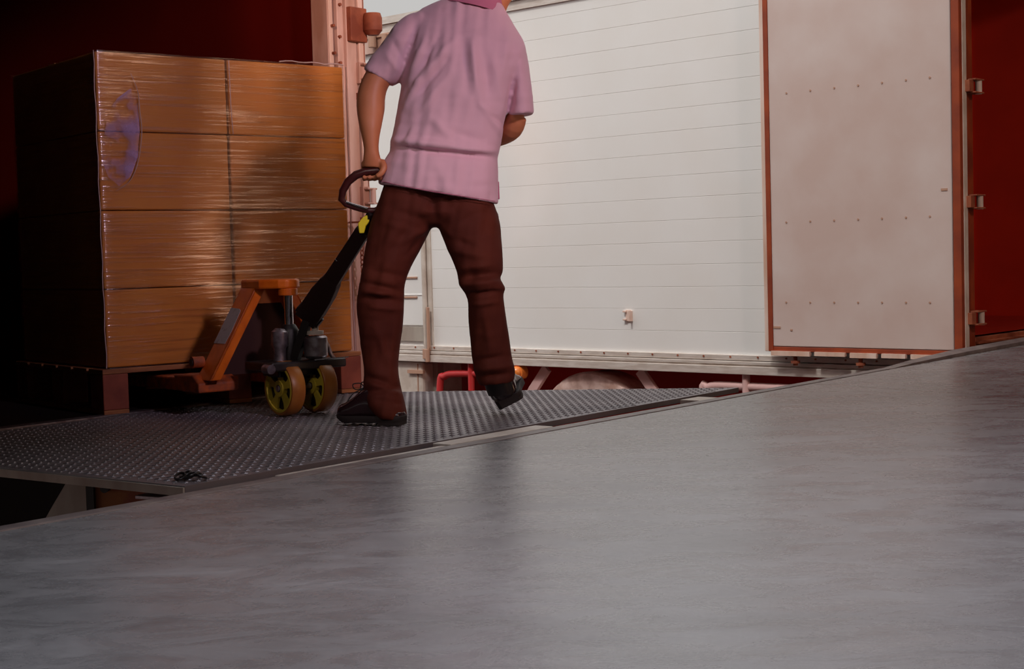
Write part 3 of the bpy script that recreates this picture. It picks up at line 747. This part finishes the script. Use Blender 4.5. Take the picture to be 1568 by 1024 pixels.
# =================================================================== pallet jack
JA = .535 * BWd / 1.077                              # lateral position of the jack axis on the face
JF = Fr(SF(JA - .062, 0, 0), BT, BN)                 # a lateral, b outward toward the camera
jack = thing('pallet_jack', JF(0, .5, 0), 'orange hand pallet jack with yellow spoked wheels, its forks under the pallet', 'pallet jack')
for sgn in (-1, 1):
    c = sgn * .19
    mb = MB(); n_ = [(-.075, .085), (-.075, .135), (.075, .135), (.075, .085)]
    mb.hexa([JF(c - .08, -.80, .075), JF(c + .08, -.80, .075), JF(c + .08, .34, .085), JF(c - .08, .34, .085),
             JF(c - .08, -.80, .128), JF(c + .08, -.80, .128), JF(c + .08, .34, .134), JF(c - .08, .34, .134)])
    mb.build('fork', m_orangew, jack, bevel=.006)
    # heel: raised end of the fork, chipped
    mb = MB(); mb.prism([JF(c - .08 + sgn * .02, .22, .085), JF(c - .08 + sgn * .02, .37, .085), JF(c - .08 + sgn * .02, .37, .120), JF(c - .08 + sgn * .02, .32, .150), JF(c - .08 + sgn * .02, .16, .145)], BT * .16)
    hl = mb.build('fork_heel', m_orangew, jack, bevel=.006)
    mb = MB(); mb.cyl(JF(c + sgn * .095, .31, .195), JF(c + sgn * .05, .31, .195), .021, 20); mb.build('pivot_tube', m_orangew, hl, smooth=40)
    mb = MB(); mb.cyl(JF(c + sgn * .098, .31, .195), JF(c + sgn * .07, .31, .195), .013, 16); mb.build('pivot_pin', m_black, hl, smooth=40)
    # slanted arm from heel to the top plate
    lo = (c + sgn * .075, .13); hi = (sgn * .075, .475)
    th = .02
    mb = MB()
    for (b0, b1, t_) in ((.30, .41, .014),):
        mb.hexa([JF(lo[0] - sgn * t_, b0, lo[1]), JF(lo[0], b0, lo[1]), JF(lo[0], b1, lo[1]), JF(lo[0] - sgn * t_, b1, lo[1]),
                 JF(hi[0] - sgn * t_, b0 + .03, hi[1]), JF(hi[0], b0 + .03, hi[1]), JF(hi[0], b1 + .03, hi[1]), JF(hi[0] - sgn * t_, b1 + .03, hi[1])])
    for b0 in (.30, .396):
        mb.hexa([JF(lo[0] - sgn * .045, b0, lo[1]), JF(lo[0], b0, lo[1]), JF(lo[0], b0 + .014, lo[1]), JF(lo[0] - sgn * .045, b0 + .014, lo[1]),
                 JF(hi[0] - sgn * .045, b0 + .03, hi[1]), JF(hi[0], b0 + .03, hi[1]), JF(hi[0], b0 + .044, hi[1]), JF(hi[0] - sgn * .045, b0 + .044, hi[1])])
    arm = mb.build('lift_arm', m_orange, jack, bevel=.004)
    if sgn < 0:
        def ap(t, b): return JF(lo[0] + (hi[0] - lo[0]) * t + sgn * .0015, b + .03 * t, lo[1] + (hi[1] - lo[1]) * t)
        mb = MB(); poly = [ap(.38, .305), ap(.38, .39), ap(.50, .395), ap(.72, .388), ap(.74, .37), ap(.75, .305)]
        mb.prism(poly, -BT * .0012); mb.build('sticker', m_sticker, arm, label='scratched grey sticker on the arm')
# top plate
mb = MB()
poly = [(-.085, .33), (.075, .33), (.070, .47), (.045, .54), (.02, .56), (-.02, .56), (-.045, .54), (-.085, .47)]
mb.prism([JF(a, b, .455) for a, b in poly], (0, 0, .035)); mb.build('top_plate', m_orange, jack, bevel=.008)
mb = MB(); mb.prism([JF(-.085, .33, .39), JF(-.085, .33, .456), JF(.085, .33, .456), JF(.085, .33, .39)], BN * .015)
mb.cyl(JF(0, .53, .43), JF(0, .53, .456), .035, 24); mb.build('plate_skirt', m_orange, jack, bevel=.003)
mb = MB(); mb.prism([JF(-.075, .34, .40), JF(.075, .34, .40), JF(.2, .325, .14), JF(-.2, .325, .14)], BN * .006); mb.build('front_shield', m_rustbox if False else mat('dark_red_shield', (.035, .006, .004), .8), jack)
# pump: piston, reservoir, base
mb = MB(); mb.cyl(JF(0, .53, .30), JF(0, .53, .44), .0165, 24); mb.build('piston', m_chrome, jack, smooth=40)
mb = MB(); mb.tube([JF(0, .53, .19), JF(0, .53, .195), JF(0, .53, .30), JF(0, .53, .312), JF(0, .53, .325)], [.028, .036, .036, .03, .022], 24); mb.build('pump_cylinder', m_black, jack, smooth=40)
mb = MB(); mb.tube([JF(-.055, .55, .195), JF(-.055, .55, .24), JF(-.055, .55, .25), JF(-.052, .55, .30), JF(-.05, .55, .312)], [.024, .024, .030, .030, .016], 20)
mb.build('valve_block', m_steel, jack, smooth=40)
mb = MB(); mb.tube([JF(.055, .62, .20), JF(.055, .62, .21), JF(.055, .62, .275), JF(.055, .62, .282)], [.034, .043, .043, .036], 28); mb.build('reservoir', m_steel, jack, smooth=40)
mb = MB(); mb.cyl(JF(.055, .62, .286), JF(.055, .62, .300), .031, 24); mb.cyl(JF(.055, .62, .300), JF(.055, .62, .335), .013, 16); mb.build('reservoir_cap', m_white2, jack, smooth=40)
mb = MB(); mb.tube([JF(.105, .59, .27), JF(.125, .59, .24), JF(.13, .6, .21), JF(.15, .6, .185)], .008, 8, sm=3); mb.cyl(JF(.09, .59, .268), JF(.118, .59, .268), .008, 8); mb.build('hydraulic_pipe', m_steel, jack, smooth=50)
mb = MB(); mb.box(JF, -.15, .16, .46, .66, .165, .196); mb.box(JF, -.10, .12, .50, .62, .14, .166); yk = mb.build('axle_yoke', m_black, jack, bevel=.006)
mb = MB(); mb.bar(JF(.02, .665, .198), JF(.18, .64, .198), .004, .004); mb.build('wire_link', m_chrome, yk)
mb = MB(); mb.cyl(JF(-.155, .62, .175), JF(-.155, .665, .175), .017, 14); mb.build('yoke_bolt', m_steel, yk, smooth=40)
mb = MB(); mb.box(JF, -.025, .025, .52, .60, .07, .15); mb.build('axle_fork', m_black, jack)
WAX = V((.76, .65, 0)).normalized(); WFW = V((-WAX.y, WAX.x, 0))
WC = JF(0.0, .60, .1)
def jwheel(cc, R=.098, wd=.055):
    n = 48
    def ring(r, o, c=cc): return [c + WAX * o + (WFW * math.cos(2 * math.pi * j / n) + V((0, 0, 1)) * math.sin(2 * math.pi * j / n)) * r for j in range(n)]
    mb = MB(); h = wd / 2
    mb.rings([ring(R * .86, -h + .006), ring(R * .88, -h), ring(R * .96, -h), ring(R, -h + .006), ring(R, h - .006), ring(R * .96, h), ring(R * .88, h), ring(R * .86, h - .006)], closed=True)
    wh = mb.build('steer_wheel', m_tread, jack, smooth=35)
    mb = MB()
    mb.rings([ring(R * .80, -h + .01), ring(R * .80, -h - .001), ring(R * .88, -h - .001), ring(R * .88, h), ring(R * .80, h)], closed=True)
    mb.rings([ring(R * .14, -h + .0), ring(R * .30, -h + .0), ring(R * .30, h), ring(R * .14, h)], closed=True)
    for k in range(5):
        th = 2 * math.pi * k / 5 + math.pi / 2
        e = WFW * math.cos(th) + V((0, 0, 1)) * math.sin(th); t_ = WAX.cross(e).normalized()
        for o in (-h + .006, h - .016):
            p = cc + WAX * o
            poly = [p + e * R * .26 - t_ * .010, p + e * R * .55 - t_ * .013, p + e * R * .83 - t_ * .026, p + e * R * .83 + t_ * .026, p + e * R * .55 + t_ * .013, p + e * R * .26 + t_ * .010]
            mb.prism(poly, WAX * .010)
    mb.build('spoked_hub', m_yellow, wh, smooth=30)
    mb = MB(); mb.rings([ring(R * .82, -.008), ring(R * .82, .008)]); mb.cyl(cc - WAX * (h + .002), cc + WAX * (h + .002), R * .13, 16); mb.build('hub_core', m_black, wh, smooth=40)
jwheel(WC - WAX * .068); jwheel(WC + WAX * .068)
mb = MB(); mb.cyl(WC - WAX * .1, WC + WAX * .1, .011, 12); mb.build('axle', m_steel, jack)
for sgn in (-1, 1):
    mb = MB(); c = JF(sgn * .19, -.62, .038)
    mb.cyl(c - BT * .035, c + BT * .035, .037, 20); mb.build('load_roller', m_tread, jack, smooth=40)
    mb = MB(); mb.bar(c, c + V((0, 0, .045)), .03, .1); mb.build('roller_bracket', m_black, jack)
# handle
HY = 5.02
sb = pY(474, 482, WC.y + .01); st = pY(557, 352, 5.08)
d = (st - sb).normalized(); sid = d.cross(FW).normalized()
if sid.x < 0: sid = -sid
dep = d.cross(sid).normalized()
def shp(t, w_, dd): return [sb + (st - sb) * t + sid * sx_ * w_ / 2 + dep * sy_ * dd / 2 for sx_, sy_ in ((-1, -1), (1, -1), (1, 1), (-1, 1))]
mb = MB(); mb.rings([shp(-.04, .085, .05), shp(.06, .090, .05), shp(.28, .085, .045), shp(.40, .070, .04), shp(.44, .058, .035), shp(.75, .052, .03), shp(1.0, .050, .03)])
mb.build('handle_shaft', m_shaft, jack, bevel=.003)
mb = MB(); mb.cyl(sb - sid * .05, sb + sid * .05, .022, 16); mb.bar(sb, JF(.0, .56, .19), .03, .03); mb.build('handle_pivot', m_black, jack, smooth=40)
mb = MB(); p = shp(.62, .05, .03); mb.cyl((p[0] + p[3]) / 2 - FW * .012 + sid * .004, (p[0] + p[3]) / 2 - FW * .02 + sid * .004, .006, 10); mb.build('shaft_pin', m_chrome, jack, smooth=40)
gp = [(574, 322), (560, 322), (545, 318), (530, 313), (523, 305), (525, 292), (533, 278), (545, 268), (560, 263), (578, 261), (590, 266), (596, 280), (594, 300), (586, 317)]
mb = MB(); mb.tube([pY(x, y, HY + .03 * (y - 262) / 60) for x, y in gp], [.010, .010, .010, .010, .012, .013, .014, .0145, .0145, .0145, .014, .012, .011, .011], 12, closed=True)
mb.build('loop_handle', mat('dark_red_handle_rubber', (.055, .008, .008), .35), jack, smooth=60)
mb = MB(); mb.tube([pY(x, y, HY + .012) for x, y in ((530, 309), (545, 314), (563, 319))], .0035, 8); mb.build('handle_core', m_chrome, jack, smooth=60, label='bare metal edge of the loop')
mb = MB(); mb.prism([pY(x, y, 5.045) for x, y in ((549, 349), (548, 342), (555, 333), (561, 329), (566, 331), (565, 340), (560, 346), (557, 357), (550, 357))], (0, .03, 0)); mb.build('release_lever', m_lever, jack, bevel=.003)
mb = MB(); mb.bar(st - d * .02, pY(570, 326, HY + .03), .03, .022); mb.build('handle_neck', m_black, jack, bevel=.003)

# chain hanging from the post
pc = lambda px, py: ppl(px, py, LF(-.11, 0, 0), AX)
mb = MB(); y = 345; k = 0
P0 = pc(553, 344); zz = P0.z; zend = pc(549, 452).z; lk_ = .026
nn = int((zz - zend) / (lk_ * .78))
for k in range(nn):
    c = P0 + V((-.000 * k, 0, -k * lk_ * .78)); ax1 = NE if k % 2 == 0 else AX
    mb.tube([c + ax1 * .0085 * math.cos(t) + V((0, 0, 1)) * lk_ / 2 * math.sin(t) for t in [2 * math.pi * i / 10 for i in range(10)]], .0028, 6, closed=True)
ch = mb.build('hanging_chain', m_rust, smooth=60, label='thin rusty chain hanging from the truck post behind the jack handle', category='chain')
mb = MB(); top = P0 + V((0, 0, .012)); mb.bar(top, top + AX * .09, .008, .008); mb.build('chain_hook', m_rust, ch)

# =================================================================== the man
man = thing('person', pz(640, 640, 0), 'person seen from behind in pink polo shirt and red-tinted brown trousers pulling the pallet jack handle', 'person')
def LR(l, r, Y, dep, dY=0, tilt=0):
    a = pY(l[0], l[1], Y - dY); b = pY(r[0], r[1], Y + dY)
    A = (b - a) / 2; B = V((0, dep, dep * tilt)); return ((a + b) / 2, A, B)
# trousers
def trousers():
    mb = MB()
    mb.loft([LR((592, 250), (758, 262), 5.09, .10), LR((590, 275), (754, 290), 5.09, .108), LR((582, 300), (758, 318), 5.09, .118), LR((576, 322), (764, 332), 5.08, .122), LR((585, 338), (750, 346), 5.08, .09), LR((610, 346), (722, 350), 5.08, .05)], ex=.85)
    Y = 5.07
    mb.loft([LR((592, 280), (676, 292), Y, .10), LR((575, 318), (669, 328), Y, .115), LR((566, 345), (659, 352), Y, .108), LR((560, 375), (645, 380), Y - .01, .098),
             LR((555, 408), (629, 410), Y - .02, .088), LR((549, 440), (620, 436), Y - .03, .084), LR((546, 466), (619, 462), Y - .02, .082), LR((549, 500), (617, 498), Y - .01, .078),
             LR((553, 535), (612, 535), Y, .070), LR((557, 565), (610, 565), Y - .01, .068), LR((556, 592), (614, 592), Y - .02, .072), LR((560, 612), (619, 612), Y - .035, .076), LR((568, 628), (623, 632), Y - .04, .080), LR((578, 638), (623, 643), Y - .04, .074)], ex=.92)
    mb.loft([LR((664, 288), (752, 300), Y, .10), LR((666, 325), (765, 338), Y, .115), LR((674, 355), (768, 366), Y - .01, .108), LR((688, 388), (770, 394), Y - .03, .096),
             LR((699, 415), (770, 416), Y - .04, .086), LR((702, 432), (766, 427), Y - .05, .082), LR((708, 443), (774, 441), Y - .05, .084), LR((716, 460), (771, 452), Y - .04, .078),
             LR((717, 490), (775, 485), Y - .02, .076), LR((720, 520), (780, 517), Y, .072), LR((723, 550), (784, 546), Y + .01, .07), LR((727, 572), (789, 568), Y + .02, .068), LR((734, 590), (787, 584), Y + .02, .060)], ex=.92)
    m = fused(mb, .0065, 5)
    folds(m, [(552, 432, 612, 446, -.012, 5), (549, 455, 618, 462, -.010, 5), (556, 446, 600, 449, .010, 5), (566, 470, 616, 474, .006, 4),
              (570, 415, 625, 425, -.006, 5), (556, 575, 606, 590, -.010, 5), (560, 600, 618, 592, -.010, 5), (566, 588, 616, 604, .008, 5), (575, 612, 618, 618, -.006, 4), (575, 500, 600, 570, .006, 6), (600, 480, 590, 560, -.005, 5),
              (700, 424, 768, 418, -.014, 5), (704, 436, 772, 432, .010, 5), (712, 452, 770, 446, -.013, 4), (700, 412, 760, 404, .008, 5), (718, 466, 765, 462, .006, 4),
              (740, 470, 752, 540, .006, 6), (726, 552, 780, 545, -.008, 5), (728, 566, 786, 560, .008, 5), (732, 578, 786, 572, -.009, 4),
              (664, 345, 610, 372, .008, 6), (662, 352, 622, 392, -.008, 5), (668, 340, 700, 372, .006, 6), (675, 360, 730, 380, -.007, 6), (680, 380, 755, 396, .005, 6),
              (664, 300, 666, 345, -.014, 7), (590, 318, 655, 338, -.006, 7), (750, 322, 690, 345, -.006, 7), (585, 340, 630, 352, .005, 6), (575, 395, 605, 350, .006, 8), (590, 395, 625, 350, -.005, 6)])
    return m
tr = trousers().build('trousers', m_trous, man, smooth=80)
# a hip pocket opening
mb = MB(); mb.tube([pY(x, y, 4.945) for x, y in ((596, 318), (600, 340), (603, 360))], .0015, 6); 
# shirt
def shirt():
    mb = MB(); Y = 5.09
    mb.loft([LR((579, 282), (763, 313), Y, .158), LR((582, 266), (763, 293), Y, .158), LR((589, 246), (763, 264), Y, .152), LR((597, 231), (762, 244), Y, .140), LR((597, 224), (764, 234), Y, .150),
             LR((601, 205), (768, 216), Y, .142), LR((607, 175), (771, 192), Y, .138), LR((613, 140), (778, 165), Y, .14), LR((617, 108), (787, 135), Y + .01, .148),
             LR((617, 78), (800, 108), Y + .02, .15), LR((622, 50), (806, 84), Y + .03, .145), LR((634, 26), (802, 64), Y + .05, .128), LR((655, 9), (788, 40), Y + .06, .105), LR((678, 0), (776, 20), Y + .07, .082), LR((693, -6), (770, 8), Y + .07, .066)], ex=.86, n=40)
    # sleeves
    mb.loft([LR((652, 18), (650, 95), Y + .02, .085), LR((630, 20), (628, 105), Y + .02, .092), LR((606, 38), (622, 116), Y + .01, .088), LR((583, 68), (614, 124), Y, .080), LR((567, 90), (607, 129), Y, .074), LR((556, 106), (600, 132), Y, .072)], sm=5)
    mb.loft([LR((760, 80), (806, 78), Y + .04, .09), LR((768, 105), (810, 100), Y + .03, .088), LR((774, 130), (813, 125), Y + .03, .082), LR((778, 155), (816, 150), Y + .03, .078), LR((780, 178), (818, 175), Y + .03, .076)], sm=5)
    m = fused(mb, .006, 4)
    folds(m, [(604, 224, 680, 233, -.010, 4), (660, 232, 762, 241, -.009, 4), (600, 216, 690, 222, .012, 6), (690, 226, 764, 232, .008, 5),
              (651, 62, 624, 125, .009, 5), (668, 60, 630, 130, -.008, 4), (694, 62, 640, 125, .010, 6), (640, 125, 612, 182, .008, 6), (684, 92, 628, 158, -.009, 5), (690, 110, 640, 175, .007, 6),
              (640, 30, 622, 90, -.006, 5), (712, 60, 716, 140, -.008, 7), (722, 66, 732, 150, .010, 6), (742, 80, 752, 160, -.008, 7), (756, 90, 770, 165, .007, 6), (700, 120, 695, 200, .006, 8),
              (790, 100, 780, 165, -.007, 5), (735, 160, 775, 205, .008, 5), (745, 172, 776, 196, -.008, 4), (752, 186, 772, 212, .007, 4), (660, 180, 690, 212, .006, 7), (700, 205, 740, 215, -.006, 6),
              (618, 180, 602, 222, .007, 5), (630, 190, 610, 224, -.006, 4), (600, 60, 622, 100, -.005, 5), (590, 80, 612, 112, .004, 5), (667, 245, 690, 300, .005, 9), (640, 240, 630, 285, -.004, 8)])
    return m
sh = shirt().build('polo_shirt', m_shirt, man, smooth=80)
mb = MB()   # hem stitch and side vents
mb.tube([pY(x, y, Yh) for x, y, Yh in ((584, 277, 5.0), (610, 283, 4.95), (650, 291, 4.934), (700, 299, 4.934), (740, 305, 4.95), (758, 308, 4.99))], .0012, 5, sm=3)
mb.build('hem_stitch', m_collar, sh, smooth=60)
mb = MB(); mb.prism([pY(x, y, 5.10) for x, y in ((757, 278), (764, 278), (765, 304), (760, 305))], (0, .05, 0)); mb.build('side_vent', m_collar, sh)
mb = MB()   # collar
def cring(l, r, Y, dep, th):
    c, A, B = LR(l, r, Y, dep); n = 32
    return [c + A * math.cos(2 * math.pi * j / n) + B * math.sin(2 * math.pi * j / n) for j in range(n)]
mb.rings([cring((686, 0), (768, 18), 5.155, .084, 0), cring((676, 3), (774, 25), 5.155, .100, 0), cring((690, -20), (768, 0), 5.17, .080, 0), cring((695, -20), (763, -1), 5.17, .072, 0)], closed=True)
mb.build('collar', m_collar, sh, smooth=50)
# body: head, neck, arms and hands, hidden torso and legs as one skin
hc = pY(772, -66, 5.22)
def body():
    mb = MB(); Y = 5.09
    # torso under the shirt
    mb.loft([LR((610, 300), (740, 315), Y, .085), LR((625, 225), (745, 235), Y, .085), LR((632, 140), (765, 160), Y, .09), LR((640, 60), (785, 90), Y + .03, .095), LR((680, 22), (772, 40), Y + .06, .07), LR((704, 2), (777, 12), Y + .10, .056), LR((716, -20), (788, -8), Y + .12, .058), LR((722, -45), (790, -35), Y + .11, .056)], ex=.9)
    # legs inside the trousers down into the shoes
    mb.loft([LR((600, 300), (668, 305), Y, .08), LR((580, 380), (632, 382), Y, .065), LR((563, 445), (608, 445), Y - .03, .05), LR((566, 520), (602, 520), Y - .01, .045), LR((572, 590), (600, 590), Y - .03, .035), LR((572, 628), (600, 630), Y - .03, .04)])
    mb.loft([LR((678, 305), (748, 308), Y, .08), LR((696, 380), (758, 385), Y - .03, .065), LR((714, 440), (762, 440), Y - .04, .05), LR((728, 520), (770, 518), Y, .045), LR((742, 575), (776, 572), Y + .03, .034), LR((748, 590), (778, 588), Y + .03, .034)])
    # left arm (holds the loop)
    mb.loft([LR((640, 40), (648, 85), Y, .05), LR((600, 62), (622, 108), Y, .052), LR((570, 96), (604, 122), Y - .01, .052), LR((554, 122), (594, 135), Y - .02, .050), LR((547, 145), (590, 150), Y - .03, .050), LR((546, 165), (589, 168), Y - .04, .048),
             LR((549, 188), (585, 190), Y - .06, .042), LR((554, 210), (581, 211), Y - .07, .034), LR((557, 228), (580, 229), Y - .075, .027), LR((556, 242), (583, 243), Y - .075, .024), LR((556, 256), (585, 257), Y - .07, .022)], sm=5)
    # right arm, forearm forward
    mb.loft([LR((765, 90), (800, 88), Y + .03, .05), LR((774, 130), (808, 128), Y + .03, .05), LR((779, 165), (808, 162), Y + .03, .048), LR((772, 190), (800, 184), Y + .05, .042)], sm=5)
    a = [pY(789, 178, Y + .05), pY(783, 196, Y + .07), pY(764, 208, Y + .15), pY(740, 216, Y + .22), pY(728, 220, Y + .25)]
    mb.tube(a, [.040, .040, .036, .027, .024], 18, sm=4)
    # right palm and fingers (in front of the belly, out of sight)
    c = a[-1]; mb.loft([(c, V((.012, 0, .0)), V((0, .01, .03))), (c + V((-.03, .03, 0)), V((.013, 0, 0)), V((0, .01, .04))), (c + V((-.06, .055, 0)), V((.012, 0, 0)), V((0, .01, .038)))])
    for k in range(4):
        q = c + V((-.06, .055, .03 - .02 * k)); mb.tube([q, q + V((-.025, .012, 0)), q + V((-.045, .0, -.004)), q + V((-.05, -.018, -.006))], [.009, .0085, .008, .007], 10, sm=3)
    mb.tube([c + V((-.02, .01, .03)), c + V((-.03, -.005, .052)), c + V((-.05, -.01, .06))], [.011, .010, .008], 10, sm=3)
    # left palm: back of the hand above the bar, fingers over the far side and under, thumb on the near side
    YH = HY
    pw = pY(569, 246, YH)
    mb.loft([LR((557, 240), (582, 241), YH - .0, .020), LR((555, 248), (585, 249), YH + .004, .023), LR((554, 256), (587, 256), YH + .008, .022)], sm=3, ex=.8)
    for k, (x, L_) in enumerate(((557, .92), (565, 1.0), (573, .98), (581, .82))):
        bar_y = 262
        kn = pY(x, 252, YH + .020); r_ = .0095 - (.001 if k == 3 else 0)
        pts = [pY(x, 250, YH + .008), pY(x, 253, YH + .027), pY(x + 1, 264, YH + .034), pY(x + 1, 272 + L_, YH + .018), pY(x + 1, 273, YH - .004), pY(x + 1, 271 - L_, YH - .020 * L_)]
        mb.tube(pts, [r_, r_, r_ * .95, r_ * .9, r_ * .88, r_ * .75], 12, sm=4)
    mb.tube([pY(584, 246, YH - .006), pY(588, 256, YH - .02), pY(583, 266, YH - .027), pY(576, 270, YH - .026)], [.012, .0115, .010, .0085], 12, sm=4)
    # head
    rot = Matrix.Rotation(math.radians(10), 3, 'Y')
    mb.ell(hc, .076, .095, .105, 28, 18, rot); mb.ell(hc + V((.008, .035, -.05)), .056, .062, .062, 20, 12, rot)
    mb.ell(hc + V((-.005, -.03, -.055)), .058, .06, .05, 20, 12)
    mb.tube([hc + V((.0, .090, .02)), hc + V((.004, .108, -.02)), hc + V((.004, .103, -.032))], [.008, .012, .010], 10, sm=3)    # nose
    for sg in (-1, 1):
        e_ = hc + V((sg * .078, .005, -.008)); mb.ell(e_, .010, .020, .032, 14, 10, Matrix.Rotation(sg * .35, 3, 'Z'))               # ears
        mb.ell(hc + V((sg * .030 + .002, .088, .024)), .018, .008, .006, 12, 8)                                                   # brows
    mb.ell(hc + V((.010, .094, -.058)), .024, .008, .006, 14, 8); mb.ell(hc + V((.010, .092, -.068)), .020, .009, .006, 14, 8)       # lips
    mb.ell(hc + V((.014, .078, -.098)), .026, .024, .018, 14, 8)
    return fused(mb, .0042, 3)
bd = body().build('body', m_skin, man, smooth=80)
mb = MB()
for sg in (-1, 1): mb.ell(hc + V((sg * .030 + .003, .088, .006)), .013, .008, .009, 14, 10)
mb.build('eyes', mat('eye_white', (.7, .66, .62), .2), bd, smooth=60)
mb = MB(); rot = Matrix.Rotation(math.radians(10), 3, 'Y')
mb.ell(hc + V((-.004, -.014, .018)), .083, .095, .100, 28, 18, rot); mb.ell(hc + V((-.004, -.055, -.028)), .066, .05, .055, 20, 12)
fused(mb, .006, 3).build('hair', m_hair, bd, smooth=80)

mb = MB(); mb.loft([LR((738, 570), (784, 568), 5.12, .045), LR((742, 590), (785, 588), 5.13, .045), LR((748, 606), (788, 602), 5.14, .04)]); mb.build('sock', m_black, man, smooth=60)
# shoes
def shoe(heel, fwd, up, L=.27, wd=.048, laces=True, tall=False):
    fwd = V(fwd).normalized(); up = V(up); up = (up - fwd * up.dot(fwd)).normalized(); sd = fwd.cross(up).normalized()
    def g(x, y, z): return heel + fwd * (x * L) + sd * y + up * z
    prof = [(-.01, .55, .035, .055), (.04, .74, .030, .092), (.15, .80, .028, .112), (.30, .80, .026, .118), (.45, .84, .026, .104), (.58, .96, .026, .076), (.70, 1.08, .026, .050), (.84, 1.02, .026, .046), (.94, .80, .027, .040), (.995, .42, .028, .034)]
    if tall: prof[0:4] = [(-.01, .55, .030, .040), (.04, .66, .028, .046), (.15, .70, .028, .056), (.30, .80, .026, .095)]
    if tall: prof[4:] = [(.45, .84, .026, .122), (.60, .92, .026, .114), (.72, 1.0, .026, .092), (.86, .98, .026, .072), (.94, .80, .027, .066), (.99, .5, .028, .050)]
    mb = MB(); R_ = []
    for x, wf, z0, z1 in prof:
        c = g(x, 0, (z0 + z1) / 2 - .004); R_.append((c, sd * wd * wf, up * ((z1 - z0) / 2 + .006)))
    mb.loft(R_, n=28, sm=5, ex=.8)
    s_ = fused(mb, .0045, 4).build('shoe', m_shoe, man, smooth=70)
    mb = MB(); o = []
    for sg in (1, -1):
        pr = prof if sg == 1 else prof[::-1]
        for x, wf, _, _ in pr: o.append((x, sg * wd * (wf + .05) if wf > .5 else sg * wd * (wf + .04)))
    def lay(z, k=1.0, x0=None): return [g(.5 + (x - .5) * k, y * k, z + (.010 if x > .9 else 0) * (1 if z < .02 else .4)) for x, y in o]
    mb.rings([lay(.008, .97), lay(.012, 1.0), lay(.028, 1.01), lay(.031, .99)])
    hb = [(x, y) for x, y in o if x < .31]
    mb.prism([g(x, y * .98, 0) for x, y in hb], up * .012)
    mb.build('sole', m_sole, s_, smooth=40)
    if laces:
        mb = MB()
        for k in range(4):
            x = (.58 if tall else .40) + k * .05; z = (.116 if tall else .112) - k * .013
            mb.tube([g(x, -.024, z - .010), g(x + .02, 0, z + .006), g(x + .04, .024, z - .012)], .0022, 6, sm=3)
            mb.tube([g(x, .024, z - .010), g(x + .02, 0, z + .006), g(x + .04, -.024, z - .012)], .0022, 6, sm=3)
        for sg in (-1, 1):
            mb.tube([g(.58, 0, .122), g(.62, sg * .012, .138), g(.70, sg * .030, .136), g(.69, sg * .018, .118), g(.58, 0, .122)], .002, 6, sm=4)
            mb.tube([g(.60, 0, .120), g(.70, sg * .03, .105), g(.76, sg * .045, .080)], .002, 6, sm=4)
        mb.build('laces', m_lace, s_, smooth=60)
hL = pz(616, 650, 0); tL = pz(521, 648, 0)
shoe(hL, (tL - hL), (0, 0, 1), (tL - hL).length * 1.0, .050, tall=True)
hR = pY(783, 619, 5.13)
shoe(hR, (-.02, .97, .10), V((-.44, .0, .9)), .27, .058, laces=False)
